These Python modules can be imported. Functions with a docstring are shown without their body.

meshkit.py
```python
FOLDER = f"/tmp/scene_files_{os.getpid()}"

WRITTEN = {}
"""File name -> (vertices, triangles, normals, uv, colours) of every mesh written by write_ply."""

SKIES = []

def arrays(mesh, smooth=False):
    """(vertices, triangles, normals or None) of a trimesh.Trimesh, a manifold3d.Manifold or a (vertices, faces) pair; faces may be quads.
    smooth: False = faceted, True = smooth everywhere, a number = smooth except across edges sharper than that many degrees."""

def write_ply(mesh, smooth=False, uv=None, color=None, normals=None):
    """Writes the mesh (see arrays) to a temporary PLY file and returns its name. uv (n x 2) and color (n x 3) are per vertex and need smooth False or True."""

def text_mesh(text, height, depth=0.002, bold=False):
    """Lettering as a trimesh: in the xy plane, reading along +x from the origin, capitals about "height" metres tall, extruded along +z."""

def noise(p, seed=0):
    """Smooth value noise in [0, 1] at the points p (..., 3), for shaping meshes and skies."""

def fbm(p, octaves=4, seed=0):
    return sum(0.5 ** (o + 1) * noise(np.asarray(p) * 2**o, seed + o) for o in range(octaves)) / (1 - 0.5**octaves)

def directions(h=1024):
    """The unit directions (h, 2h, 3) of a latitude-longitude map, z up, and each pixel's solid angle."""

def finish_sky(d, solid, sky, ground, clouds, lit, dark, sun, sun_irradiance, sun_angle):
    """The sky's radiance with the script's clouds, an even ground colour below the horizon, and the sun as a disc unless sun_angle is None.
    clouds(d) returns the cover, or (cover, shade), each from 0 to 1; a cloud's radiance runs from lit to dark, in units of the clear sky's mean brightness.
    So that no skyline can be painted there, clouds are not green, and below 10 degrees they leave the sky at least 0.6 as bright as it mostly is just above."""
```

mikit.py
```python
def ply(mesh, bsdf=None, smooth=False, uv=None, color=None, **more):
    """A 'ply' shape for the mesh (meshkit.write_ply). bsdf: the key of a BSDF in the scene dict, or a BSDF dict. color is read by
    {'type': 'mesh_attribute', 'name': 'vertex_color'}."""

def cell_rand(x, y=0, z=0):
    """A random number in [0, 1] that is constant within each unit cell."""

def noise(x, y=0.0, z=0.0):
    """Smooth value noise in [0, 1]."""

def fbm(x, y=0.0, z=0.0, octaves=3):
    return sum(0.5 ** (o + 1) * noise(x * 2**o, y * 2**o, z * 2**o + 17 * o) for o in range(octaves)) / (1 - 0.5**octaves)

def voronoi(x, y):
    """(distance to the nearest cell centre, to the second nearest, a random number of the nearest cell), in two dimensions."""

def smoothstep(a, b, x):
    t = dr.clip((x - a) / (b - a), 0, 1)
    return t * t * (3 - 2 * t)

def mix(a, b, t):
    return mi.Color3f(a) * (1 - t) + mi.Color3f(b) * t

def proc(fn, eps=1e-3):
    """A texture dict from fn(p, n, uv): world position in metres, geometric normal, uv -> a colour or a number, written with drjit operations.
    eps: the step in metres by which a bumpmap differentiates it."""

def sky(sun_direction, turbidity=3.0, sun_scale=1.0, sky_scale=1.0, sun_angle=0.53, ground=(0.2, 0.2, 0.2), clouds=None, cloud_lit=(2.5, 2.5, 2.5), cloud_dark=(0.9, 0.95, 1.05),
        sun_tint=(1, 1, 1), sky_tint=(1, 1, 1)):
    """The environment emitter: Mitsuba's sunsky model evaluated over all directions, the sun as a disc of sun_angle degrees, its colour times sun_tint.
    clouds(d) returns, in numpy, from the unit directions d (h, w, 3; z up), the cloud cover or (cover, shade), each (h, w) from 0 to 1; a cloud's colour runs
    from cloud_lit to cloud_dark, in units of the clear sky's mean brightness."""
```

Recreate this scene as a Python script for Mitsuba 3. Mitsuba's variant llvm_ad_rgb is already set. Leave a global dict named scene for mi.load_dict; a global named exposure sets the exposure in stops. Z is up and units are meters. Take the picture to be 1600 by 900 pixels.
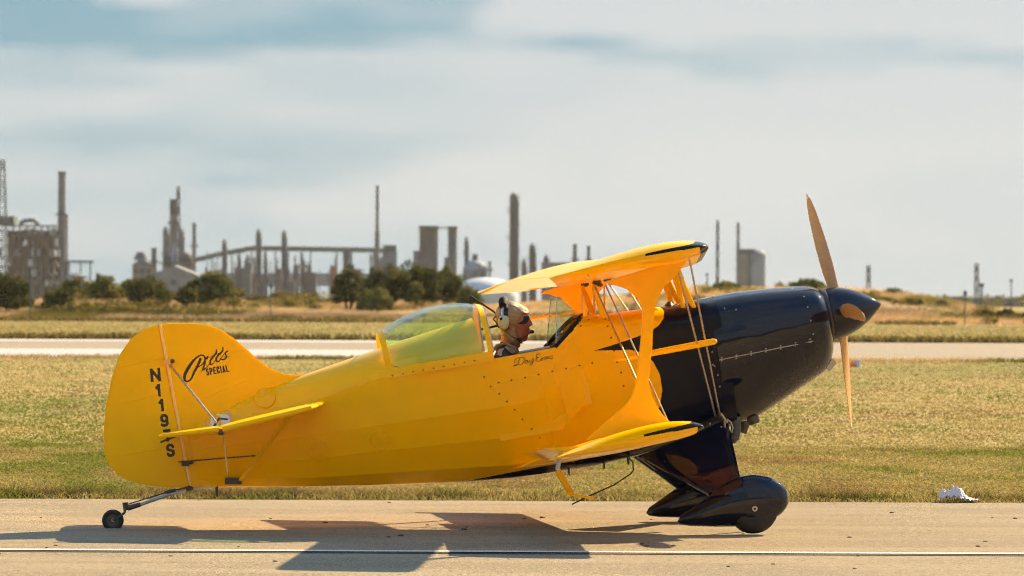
import math, random
import numpy as np, trimesh, manifold3d as m3, shapely
import shapely.geometry as sg
from shapely.ops import unary_union
import drjit as dr, mitsuba as mi
import mikit, meshkit
from mikit import noise, fbm, smoothstep, mix, proc

random.seed(7); RNG = np.random.default_rng(7)
T = mi.ScalarTransform4f
scene, labels = {}, {}

# ------------------------------------------------------------------ camera, sky, sun, exposure
CAM_H, FOCAL = 1.40, 7090 / 1600          # metres; focal length in picture widths
HAZE = 0.00004
PITCH_UP = math.degrees(20 / 7090)
scene['haze_air'] = {'type': 'homogeneous', 'albedo': {'type': 'rgb', 'value': [0.95, 0.955, 0.96]}, 'sigma_t': HAZE}
scene['camera'] = {'type': 'thinlens', 'fov': math.degrees(2 * math.atan(0.5 / FOCAL)), 'fov_axis': 'x', 'near_clip': 0.5, 'far_clip': 30000.0,
                   'aperture_radius': 0.011, 'focus_distance': 27.0,
                   'to_world': T().look_at(origin=[0, 0, CAM_H], target=[0, 100, CAM_H + 100 * math.tan(math.radians(PITCH_UP))], up=[-0.0042, 0, 1]),
                   'medium': {'type': 'ref', 'id': 'haze_air'}}
exposure = 3.5
SUN = (0.94, 1.18, 1.0)


def clouds(d):
    az = np.degrees(np.arctan2(d[..., 0], d[..., 1]))
    el = np.degrees(np.arcsin(np.clip(d[..., 2], -1, 1)))
    ss = lambda a, b, x: np.clip((x - a) / (b - a), 0, 1) ** 2 * (3 - 2 * np.clip((x - a) / (b - a), 0, 1))

    def grain(sx, sy, o, turn=.35, octaves=3):
        """noise with its lattice turned and bent, so that no edge follows the grid"""
        bend = .55 * (meshkit.fbm(np.stack([az * .55 + o, el * 1.1 + o, az * 0 + o], -1), 2) - .5)
        a, e = az * sx + bend * 1.2, (el + bend * .6) * sy
        c, s = np.cos(turn), np.sin(turn)
        return .5 * meshkit.fbm(np.stack([a * c - e * s + o, a * s + e * c + 3 * o, az * 0 + o], -1), octaves) + .5 * meshkit.fbm(np.stack([a * c + e * s + 5 * o, e * c - a * s + 2 * o, az * 0 + 2 * o], -1), octaves)
    streak = grain(.16, 1.25, 11.3)                                 # long flat cirrus streaks low over the horizon
    fil = grain(.40, 2.0, 7.7, .5, 2)                               # thin filaments in them
    fil2 = grain(.30, 2.6, 17.3, .15, 2)
    edge = grain(.75, 1.3, 4.1, .6)
    puffs = grain(1.0, 1.9, 23.2, .5)
    high = meshkit.fbm(np.stack([d[..., 0] / (d[..., 2] + .15) * 1.6, d[..., 1] / (d[..., 2] + .15) * 1.6, d[..., 2] * 0 + 3], -1), 4)
    deck = 2.98 + .12 * ss(-7, -1, az) - 0.30 * ss(.2, 2.0, az) + .8 * (edge - .5)     # ragged upper edge of the pale veil
    blue = ss(deck - .10, deck + .20, el) * (1 - .52 * ss(.2, 2.0, az))
    bank = ss(-.08, .10, el - 3.30 + .10 * ss(2, 6, az) + .8 * (puffs - .5)) * ss(-.5, .3, az + 2.2 * (edge - .5))
    cum = ss(-.06, .12, el - 3.74 + 1.6 * (puffs - .5)) * (1 - ss(-2.8, -2.2, az)) * ss(-5.6, -5.0, az)
    left = ss(.50, .60, puffs) * (1 - ss(-6.3, -5.5, az)) * ss(3.1, 3.3, el)
    bar = np.exp(-((el - 2.93) / .07) ** 2) * ss(4.7, 5.2, az + .5 * (fil - .5)) * (1 - ss(6.0, 6.3, az)) + .6 * np.exp(-((el - 2.80) / .06) ** 2) * ss(2.8, 3.6, az) * (1 - ss(4.6, 5.2, az))
    blue = blue * (1 - .97 * bank) * (1 - .92 * cum) * (1 - .7 * left) * (1 - .85 * bar) * (1 - .36 * ss(.49, .62, fil))
    side = 1 - ss(-3.5, 3.0, az)
    veil = side * (.54 - .26 * ss(1.7, 2.4, el + .5 * (edge - .5))) + (.20 * side + .07) * (ss(.42, .58, streak) - .5) * 2 * (1 - .7 * ss(1.8, 2.3, el)) - .24 * side * ss(.50, .60, fil) + .07 + .16 * (ss(.40, .60, fil2) - .5) * (.3 + side)
    shade = np.clip(np.maximum(blue, np.clip(veil, 0, 1) * (1 - ss(deck - .1, deck + .2, el))), 0, 1)
    low = 1 - ss(14, 38, el)                                        # thin high cloud all round the horizon, breaking up overhead
    cover = low * 0.97 + (1 - low) * .75 * ss(.46, .62, high)
    return cover, shade * low + (1 - low) * .35 * ss(.5, .8, high)


scene['sky'] = mikit.sky(SUN, turbidity=3.0, sun_scale=1.0, sky_scale=1.0, sun_tint=(1.0, 0.90, 0.72), ground=(0.26, 0.21, 0.13), clouds=clouds,
                         cloud_lit=(0.640, 0.674, 0.694), cloud_dark=(0.196, 0.394, 0.499), sky_tint=(0.95, 1.0, 1.0))

# ------------------------------------------------------------------ helpers
_count = {}


def numbered(key):
    if key not in _count:
        _count[key] = 0
        return key
    _count[key] += 1
    return f'{key}_{_count[key]:03d}'


def obj(name, mesh, mat, parent=None, smooth=30, label=None, kind=None, **more):
    key = numbered((parent + '__' if parent else '') + name)
    scene[key] = mikit.ply(mesh, mat, smooth=smooth, **more)
    e = {}
    if label: e['label'] = label
    if kind: e['kind'] = kind
    if e: labels[key] = e
    return key


def thing(name, label, cat, group=None):
    key = numbered(name)
    labels[key] = {'label': label, 'category': cat}
    if group: labels[key]['group'] = group
    return key


def single(name, mesh, mat, label, cat, group=None, smooth=30, **more):
    key = thing(name, label, cat, group)
    scene[key] = mikit.ply(mesh, mat, smooth=smooth, **more)
    return key


def tri(mesh):
    if hasattr(mesh, 'to_mesh'):
        q = mesh.to_mesh()
        return trimesh.Trimesh(q.vert_properties[:, :3], q.tri_verts, process=False)
    return mesh


def cat(*ms):
    return trimesh.util.concatenate([tri(m) for m in ms])


def loft(rings, caps=True, closed=True):
    """Skin over rings (n, k, 3)."""
    R = np.asarray(rings, float)
    n, k = R.shape[:2]
    v = R.reshape(-1, 3)
    f = []
    for i in range(n - 1):
        for j in range(k if closed else k - 1):
            a, b = i * k + j, i * k + (j + 1) % k
            f += [[a, b, b + k], [a, b + k, a + k]]
    f = np.array(f)
    if caps and closed:
        c0, c1 = len(v), len(v) + 1
        v = np.vstack([v, R[0].mean(0), R[-1].mean(0)])
        e = []
        for j in range(k):
            e += [[c0, (j + 1) % k, j], [c1, (n - 1) * k + j, (n - 1) * k + (j + 1) % k]]
        f = np.vstack([f, e])
    m = trimesh.Trimesh(v, f, process=False)
    if closed and caps and m.volume < 0:
        m.invert()
    return m


def tube(pts, r, k=8, caps=True, flat=None):
    """Round rod along a polyline; r a number or one per point; flat=(axis, factor) squashes it."""
    P = np.asarray(pts, float)
    r = np.broadcast_to(np.asarray(r, float), (len(P),))
    t = np.gradient(P, axis=0)
    t /= np.linalg.norm(t, axis=1, keepdims=True)
    worst = np.abs(t).max(0)
    up = np.eye(3)[1 if worst[1] < .9 else int(np.argmin(worst))]
    rings = []
    for p, d, q in zip(P, t, r):
        a = np.cross(d, up); a /= np.linalg.norm(a)
        b = np.cross(a, d)
        ang = np.arange(k) / k * 2 * np.pi
        fb = flat or 1.0
        rings.append(p + q * (np.cos(ang)[:, None] * a + fb * np.sin(ang)[:, None] * b))
    return loft(rings, caps)


def box(x0, x1, y0, y1, z0, z1):
    m = trimesh.creation.box(extents=[x1 - x0, y1 - y0, z1 - z0])
    m.apply_translation([(x0 + x1) / 2, (y0 + y1) / 2, (z0 + z1) / 2])
    return m


def lathe(profile, n=32):
    """profile [(r, h)] around +z."""
    a = np.arange(n) / n * 2 * np.pi
    return loft([np.stack([r * np.cos(a), r * np.sin(a), np.full(n, h)], 1) for r, h in profile])


def hull_chain(pts, rads, seg=16):
    """Manifold union of the hulls of neighbouring spheres."""
    sp = [m3.Manifold.sphere(r, seg).translate(tuple(p)) for p, r in zip(pts, rads)]
    out = None
    for a, b in zip(sp[:-1], sp[1:]):
        h = m3.Manifold.batch_hull([a, b])
        out = h if out is None else out + h
    return out


# ------------------------------------------------------------------ the aircraft's own frame
# x towards the nose, y towards its left wing (away from the camera), z up; it stands on the ground at Y0, turned 5 degrees away.
YAW, Y0, PITCH = math.radians(5.0), 27.8, math.radians(11.6)
CY, SY = math.cos(YAW), math.sin(YAW)
CP, SP = math.cos(PITCH), math.sin(PITCH)
ROLL = math.radians(0.8)                  # it leans a little away on the cambered pavement


def W(p):
    p = np.asarray(p, float)
    return np.stack([p[..., 0] * CY - p[..., 1] * SY, Y0 + p[..., 0] * SY + p[..., 1] * CY, p[..., 2] - ROLL * (p[..., 1] + .8)], -1)


def world(mesh):
    m = tri(mesh).copy()
    m.vertices = W(m.vertices)
    return m


def L(a, b, y=0.0):
    """Survey sheet of the side view (1600 x 900) -> the aircraft's own x, z in metres at the lateral station y."""
    k = (np.asarray(a, float) - 800) / 7090
    x = (k * (Y0 + y * CY) + y * SY) / (CY - k * SY)
    z = CAM_H - (np.asarray(b, float) - 470 - 0.0042 * (np.asarray(a, float) - 800)) / 7090 * (Y0 + x * SY + y * CY) + ROLL * (y + .8)
    return x, z


def P3(a, b, y=0.0):
    x, z = L(a, b, y)
    return np.array([float(x), y, float(z)])


def uw(x, z):          # along and across the fuselage axis
    return x * CP + z * SP, -x * SP + z * CP


def xz(u, w):
    return u * CP - w * SP, u * SP + w * CP


def curve(pts, y=0.0):
    q = np.array([uw(*L(a, b, y)) for a, b in pts])
    q = q[np.argsort(q[:, 0])]
    return lambda u: np.interp(u, q[:, 0], q[:, 1])


def local(p):          # world position (drjit) -> the aircraft's x, y, z
    X, Y = p.x, p.y - Y0
    yl = Y * CY - X * SY
    return X * CY + Y * SY, yl, p.z + ROLL * (yl + .8)


def inside(x, z, poly):
    """drjit: is the point inside the polygon?"""
    c = mi.Bool(False)
    n = len(poly)
    for i in range(n):
        (x0, z0), (x1, z1) = poly[i], poly[(i + 1) % n]
        if abs(z1 - z0) < 1e-9: continue
        hit = ((z0 > z) != (z1 > z)) & (x < (x1 - x0) * (z - z0) / (z1 - z0) + x0)
        c = c ^ hit
    return c


# ------------------------------------------------------------------ materials
def mat(name, **k):
    scene[name] = {'type': 'twosided', 'bsdf': {'type': 'principled', **k}} if not k.get('spec_trans') else {'type': 'principled', **k}
    return name


def rgb(*v):
    return {'type': 'rgb', 'value': list(v)}


YEL, NAVY = (0.97, 0.50, 0.0), (0.0035, 0.0065, 0.018)


def paint(fn):
    """glossy aircraft paint with faint dust; fn(p) -> the share of navy."""
    def col(p, n, uv):
        g = fbm(p.x * 9, p.y * 9, p.z * 9)
        y = mix(YEL, (0.93, 0.475, 0.0), smoothstep(.42, .7, g) * .6)
        return mix(y, NAVY, fn(p))
    return col


GLOSS = dict(specular=0.18)
rough_y = proc(lambda p, n, uv: 0.10 + 0.16 * fbm(p.x * 5, p.y * 5, p.z * 7))
mat('paint_yellow', base_color=proc(paint(lambda p: mi.Float(0))), roughness=rough_y, **GLOSS)
mat('paint_navy', base_color=proc(lambda p, n, uv: mix(NAVY, (.0045, .008, .020), fbm(p.x * 14, p.y * 14, p.z * 14))), roughness=0.045, specular=.45)
mat('decal_black', base_color=rgb(.012, .012, .014), roughness=.35)
mat('steel', base_color=proc(lambda p, n, uv: mix((.55, .5, .44), (.35, .31, .26), noise(p.x * 60, p.y * 60, p.z * 60))), roughness=.28, metallic=.9)
mat('dark_steel', base_color=proc(lambda p, n, uv: mix((.05, .045, .04), (.11, .095, .08), fbm(p.x * 40, p.y * 40, p.z * 40))), roughness=.5, metallic=.4)
mat('aluminium', base_color=proc(lambda p, n, uv: mix((.5, .5, .5), (.32, .31, .30), fbm(p.x * 30, p.y * 30, p.z * 30))), roughness=.35, metallic=.8)
mat('rubber', base_color=proc(lambda p, n, uv: mix((.013, .013, .013), (.03, .028, .025), fbm(p.x * 30, p.y * 30, p.z * 30))), roughness=.75)
mat('screw_head', base_color=rgb(.35, .31, .27), roughness=.35, metallic=.7)
mat('screw_dark', base_color=rgb(.16, .08, .03), roughness=.5, metallic=.3)
mat('black_trim', base_color=rgb(.012, .0115, .011), roughness=.75, specular=.2)
mat('hinge_metal', base_color=rgb(.90, .58, .16), roughness=.3, specular=.5)
mat('tan_patch', base_color=rgb(.85, .40, .06), roughness=.4)
mat('white_patch', base_color=rgb(.72, .70, .66), roughness=.5)
mat('prop_wood', base_color=proc(lambda p, n, uv: mix((.60, .33, .12), (.42, .21, .07), fbm(p.x * 20, p.y * 20, p.z * 140))), roughness=.3, clearcoat=.5)
mat('prop_tip', base_color=rgb(.62, .60, .55), roughness=.4)
scene['canopy_glass'] = {'type': 'thindielectric', 'int_ior': 1.49, 'specular_transmittance': rgb(.69, .90, .50)}
scene['clear_glass'] = {'type': 'thindielectric', 'int_ior': 1.52, 'specular_transmittance': rgb(.74, .90, .83)}
mat('pale_trim', base_color=rgb(.55, .58, .50), roughness=.3)

# ------------------------------------------------------------------ ground, runway, grass
FAR = 2600.0


def sheet(x0, x1, y0, y1, z, n=1):
    return trimesh.Trimesh([[x0, y0, z], [x1, y0, z], [x1, y1, z], [x0, y1, z]], [[0, 1, 2], [0, 2, 3]], process=False)


def ground_col(p, n, uv):
    a = fbm(p.x * .35, p.y * .10, 0, 4)
    b = noise(p.x * 6, p.y * 2)
    c = mix((0.227, 0.177, 0.067), (0.135, 0.135, 0.039), smoothstep(.42, .60, a))
    return mix(c, (0.284, 0.227, 0.106), b * .5)


mat('field', base_color=proc(ground_col), roughness=.95, specular=.1)
obj('ground', sheet(-2500, 2500, -80, FAR, 0.0), 'field', kind='structure', smooth=False)


def pave_col(p, n, uv):
    s = fbm(p.x * .9, p.y * 3.0, 1, 4)
    fine = noise(p.x * 130, p.y * 60)
    peb = noise(p.x * 48, p.y * 26, 5)
    c = mix((0.220, 0.186, 0.122), (0.179, 0.149, 0.098), smoothstep(.3, .7, s))
    c = mix(c, (0.298, 0.256, 0.185), smoothstep(.66, .92, fine) * .8)
    c = mix(c, (.13, .10, .07), smoothstep(.76, .92, peb) * .65)
    crack = dr.abs(p.y - 26.0 - .55 * noise(p.x * .15, 3.0) - 3.8)
    c = mix(c, (0.114, 0.085, 0.060), (1 - smoothstep(.0, .02, crack)) * .35)
    return c


scene['concrete'] = {'type': 'bumpmap', 'arbitrary': proc(lambda p, n, uv: 0.006 * noise(p.x * 40, p.y * 25) + .004 * noise(p.x * 110, p.y * 70), eps=.004), 'scale': 1.0,
                     'bsdf': {'type': 'principled', 'base_color': proc(pave_col), 'roughness': .88, 'specular': .2}}
# ragged edge of the taxiway towards the grass
xs = np.linspace(-14, 14, 480)
edge = 31.6 + .10 * (meshkit.fbm(np.stack([xs * 2.2, xs * 0, xs * 0], -1)) - .5) + .05 * (meshkit.noise(np.stack([xs * 9, xs * 0 + 4, xs * 0], -1)) - .5)
xs = np.concatenate([[-300], xs, [300]]); edge = np.concatenate([[31.6], edge, [31.6]])
v = np.vstack([np.stack([xs, xs * 0 - 60, xs * 0 + .008], 1), np.stack([xs, edge, xs * 0 + .008], 1)])
k = len(xs)
f = [q for i in range(k - 1) for q in ([i, i + 1, k + i + 1], [i, k + i + 1, k + i])]
obj('taxiway', trimesh.Trimesh(v, f, process=False), 'concrete', kind='structure', smooth=False)


def line_col(base, worn):
    def col(p, n, uv):
        w = fbm(p.x * 3, p.y * 30, 2, 4)
        return mix(base, worn, smoothstep(.50, .75, w) * .5)
    return col


mat('line_white', base_color=proc(line_col((0.440, 0.419, 0.376), (0.298, 0.256, 0.199))), roughness=.7)
mat('line_black', base_color=proc(line_col((.022, .020, .018), (.09, .07, .05))), roughness=.8)
LY = 25.08
obj('line_border', sheet(-300, 300, LY - .15, LY + .165, .012), 'line_black', kind='structure', smooth=False)
obj('painted_line', sheet(-300, 300, LY - .07, LY + .075, .016), 'line_white', kind='structure', smooth=False)


def far_pave(p, n, uv):
    s = fbm(p.x * .25, p.y * .12, 3)
    return mix((0.186, 0.163, 0.122), (0.160, 0.140, 0.104), s)


mat('far_concrete', base_color=proc(far_pave), roughness=.9)
mat('shoulder_paint', base_color=proc(lambda p, n, uv: mix((0.334, 0.330, 0.327), (0.277, 0.270, 0.263), fbm(p.x * .3, p.y * .3))), roughness=.8)
obj('far_taxiway', sheet(-500, 500, 110.5, 157, .004), 'far_concrete', kind='structure', smooth=False)
obj('far_edge_band', sheet(-500, 4.0, 111, 127, .008), 'shoulder_paint', kind='structure', smooth=False)
obj('far_edge_band', sheet(-500, 4.0, 150, 157, .008), 'shoulder_paint', kind='structure', smooth=False)


def terrain_h(X, Y):
    """The rough berm behind the mown strip, higher on the right."""
    px = 800 + 7090 * X / np.maximum(Y, 1)
    top = np.interp(px, [-400, 0, 120, 350, 560, 760, 900, 1050, 1140, 1250, 1360, 1440, 1510, 1560, 1640, 2200], [0.9, 0.9, 1.1, 1.2, 0.8, 0.8, 1.3, 1.9, 2.2, 2.2, 2.1, 1.75, 1.1, .6, .3, .2])
    s = np.clip((Y - 283) / 55, 0, 1); s = s * s * (3 - 2 * s)
    back = 1 - np.clip((Y - 470) / 120, 0, 1)
    n = meshkit.fbm(np.stack([X / 7, Y / 16, X * 0], -1), 4) - .5
    return top * s * back + .9 * n * s * back


gx, gy = np.linspace(-75, 75, 260), np.concatenate([np.linspace(281, 345, 50), np.linspace(352, 600, 26)])
GX, GY = np.meshgrid(gx, gy)
GZ = terrain_h(GX, GY) + .004 - .2 * (GY > 590)
v = np.stack([GX, GY, GZ], -1).reshape(-1, 3)
nx = len(gx)
f = [q for j in range(len(gy) - 1) for i in range(nx - 1) for q in ([j * nx + i, j * nx + i + 1, (j + 1) * nx + i + 1], [j * nx + i, (j + 1) * nx + i + 1, (j + 1) * nx + i])]


def berm_col(p, n, uv):
    a = fbm(p.x * .22, p.y * .06, p.z * .8, 4)
    b = fbm(p.x * .9, p.y * .25, 9, 3)
    c = mix((0.383, 0.270, 0.170), (0.298, 0.227, 0.099), smoothstep(.40, .60, a))
    return mix(c, (0.092, 0.085, 0.028), smoothstep(.55, .72, b) * .7)


mat('dry_berm', base_color=proc(berm_col), roughness=1.0, specular=.05)
obj('berm', trimesh.Trimesh(v, f, process=False), 'dry_berm', kind='structure', smooth=True)


def blades(x, y, z, h, w, lean, col, seed):
    """many bent blades as one mesh with a colour each."""
    r = np.random.default_rng(seed)
    n = len(x)
    a = r.uniform(0, np.pi, n)
    d = np.stack([np.cos(a), np.sin(a)], 1) * w[:, None] / 2
    la = r.uniform(0, 2 * np.pi, n)
    l = np.stack([np.cos(la), np.sin(la)], 1) * (lean * h)[:, None]
    b = np.stack([x, y], 1)
    P = [np.c_[b - d, z], np.c_[b + d, z], np.c_[b - d * .7 + l * .35, z + h * .6], np.c_[b + d * .7 + l * .35, z + h * .6], np.c_[b + l, z + h]]
    v = np.stack(P, 1).reshape(-1, 3)
    o = np.arange(n)[:, None] * 5
    f = np.concatenate([o + np.array(t) for t in ([0, 1, 3], [0, 3, 2], [2, 3, 4])])
    return (v, f), np.repeat(col, 5, 0)


scene['grass_blade'] = {'type': 'twosided', 'bsdf': {'type': 'principled', 'base_color': {'type': 'mesh_attribute', 'name': 'vertex_color'}, 'roughness': .7, 'specular': .25}}
scene['grass_leaf'] = {'type': 'principledthin', 'base_color': {'type': 'mesh_attribute', 'name': 'vertex_color'}, 'roughness': .7, 'diff_trans': .7}


def grass_colours(x, y, r, green, sx=.35, sy=.09):
    g = .55 * meshkit.fbm(np.stack([x * sx, y * sy, x * 0 + 2], -1), 4) + .45 * meshkit.fbm(np.stack([x * 1.3, y * .5, x * 0 + 8], -1), 3) + r.normal(0, .03, len(x))
    t = np.clip((g - green + .015) / .07, 0, 1)[:, None]
    brown = np.clip((meshkit.fbm(np.stack([x * .8, y * .35, x * 0 + 14], -1), 3) - .55) / .1, 0, 1)[:, None]
    dry = np.array([[0.318, 0.275, 0.098], [0.362, 0.294, 0.090], [0.275, 0.232, 0.090], [0.355, 0.325, 0.158]])[r.integers(0, 4, len(x))]
    gr = np.array([[0.142, 0.174, 0.037], [0.177, 0.205, 0.045], [0.220, 0.228, 0.053]])[r.integers(0, 3, len(x))]
    c = dry * (1 - t) + gr * t
    c = c * (1 - .7 * brown) + .7 * brown * np.array([0.241, 0.167, 0.071])
    return c * r.uniform(.83, .91, len(x))[:, None]


def meadow(y0, y1, n, h0, h1, wid, power, seed, green=.52, margin=.5):
    r = np.random.default_rng(seed)
    t = r.uniform(0, 1, n)
    y = 1 / ((1 - t) / y0 + t / y1) if power else y0 + t * (y1 - y0)
    x = r.uniform(-1, 1, n) * (y * .1135 + margin)
    s = y / y0
    tuft = meshkit.noise(np.stack([x * 3.0, y * 1.5, x * 0], -1))
    h = r.uniform(h0, h1, n) * (.55 + .9 * tuft)
    w = wid * s ** .8 * r.uniform(.7, 1.4, n)
    return blades(x, y, x * 0, h, w, r.uniform(.3, 1.9, n), grass_colours(x, y, r, green), seed + 1)


parts, cols = [], []
for args in [(31.75, 110, 200000, .005, .017, .016, 1, 21, .47), (31.7, 44, 120000, .005, .018, .013, 1, 22, .47), (31.58, 32.0, 9000, .02, .06, .007, 0, 23, .46), (158, 284, 40000, .010, .03, .09, 1, 24, .60)]:
    (v, f), c = meadow(*args)
    parts.append((v, f)); cols.append(c)
# seed heads and weeds in a ragged fringe along the pavement
r = np.random.default_rng(40)
cx = r.uniform(-4.2, 4.2, 150); n = 150 * 60
i = r.integers(0, 150, n)
x = cx[i] + r.normal(0, .09, n); y = 31.75 + np.abs(r.normal(0, .12, n)); hh = r.uniform(.03, .13, 150)[i] * r.uniform(.5, 1, n)
wc = np.array([[0.092, 0.092, 0.028], [0.170, 0.114, 0.057], [0.213, 0.156, 0.057], [0.142, 0.149, 0.035]])[r.integers(0, 4, 150)][i]
(v, f), c = blades(x, y, x * 0, hh, r.uniform(.005, .010, n), r.uniform(.3, 1., n), wc, 41)
parts.append((v, f)); cols.append(c)
# rough dark tufts at the far edge of the mown strips and dry tall grass on the berm
for (ya, yb, n, h0, h1, ww, dark, sd) in [(283, 286, 6000, .10, .38, .12, 1, 51), (286, 345, 60000, .15, .5, .09, 0, 52), (157.2, 159, 6000, .10, .30, .09, 1, 53), (106, 110.8, 9000, .03, .10, .03, 0, 54)]:
    r = np.random.default_rng(sd)
    y = r.uniform(ya, yb, n); x = r.uniform(-1, 1, n) * (y * .1135 + 2)
    if sd in (51, 53):
        keep = meshkit.fbm(np.stack([x * .12, y * .1, x * 0 + sd], -1), 3) > .47
        x, y = x[keep], y[keep]; n = len(x)
    z = terrain_h(x, y) if y.max() > 270 else x * 0
    if dark: c = np.array([[.10, .10, .035], [.17, .13, .05]])[r.integers(0, 2, n)]
    else:
        g = meshkit.fbm(np.stack([x * .2, y * .06, x * 0], -1), 4)[:, None]
        c = np.array([[0.469, 0.341, 0.213], [0.391, 0.291, 0.142]])[r.integers(0, 2, n)] * (1 - np.clip((g - .52) / .1, 0, 1)) + np.array([0.142, 0.128, 0.035]) * np.clip((g - .52) / .1, 0, 1)
    (v, f), c = blades(x, y, np.asarray(z), r.uniform(h0, h1, n), r.uniform(.6, 1.3, n) * ww, r.uniform(.1, .7, n), c * r.uniform(.75, 1.1, n)[:, None], sd)
    parts.append((v, f)); cols.append(c)
off = np.cumsum([0] + [len(v) for v, f in parts])
gm = trimesh.Trimesh(np.vstack([v for v, f in parts]), np.vstack([f + o for (v, f), o in zip(parts, off)]), process=False)
key = obj('grass', gm, 'grass_leaf', smooth=False, color=np.vstack(cols))
labels[key] = {'label': 'dry yellow green grass beside the taxiway and beyond the far runway', 'category': 'grass', 'kind': 'stuff'}

# ------------------------------------------------------------------ THE BIPLANE
B = thing('biplane', 'yellow and navy aerobatic biplane with its pilot taxiing on the pavement', 'biplane')
HW = lambda u: np.interp(u, [U300, U480, U600, U760, U900, U1040, U1130], [.03, .185, .275, .33, .345, .345, .345])
U300, U480, U600, U760, U820, U900, U1040, U1130 = [uw(*L(a, b))[0] for a, b in ((300, 700), (480, 670), (600, 650), (760, 630), (818, 620), (900, 600), (1040, 590), (1125, 575))]
c_top = curve([(300, 668), (360, 634), (420, 607), (480, 584), (540, 563), (592, 545), (600, 541), (738, 497)])
c_deck = curve([(855, 498), (905, 493.5), (930, 491.5), (960, 488.5), (1000, 483.5), (1040, 478), (1130, 460)])
c_sill = curve([(300, 690), (480, 632), (600, 590), (757, 563), (872, 542)], -.3)
c_slant = curve([(860, 544.5), (868, 542), (912, 492)], -.25)
c_sh2 = curve([(866, 528), (912, 513), (960, 512), (1000, 512), (1040, 510), (1130, 505)], -.3)
c_A = curve([(300, 704), (480, 682), (600, 664), (789, 635), (900, 612), (1040, 585), (1130, 565)], -.3)
c_B = curve([(300, 725), (480, 719), (600, 705), (800, 683), (900, 668), (1040, 635), (1130, 610)], -.3)
c_C = curve([(300, 748), (480, 748), (600, 740), (800, 727), (900, 714), (1040, 676), (1130, 645)], -.25)
c_bot = curve([(300, 761), (390, 761), (480, 760.5), (560, 759.5), (640, 757), (730, 752.5), (800, 747), (860, 740), (935, 727), (1000, 711), (1040, 697), (1130, 668)])
U_BULK = uw(*L(744, 530))[0]; U_DASH = uw(*L(913, 492))[0]; U_SILL = uw(*L(866, 543, -.3))[0]


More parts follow.
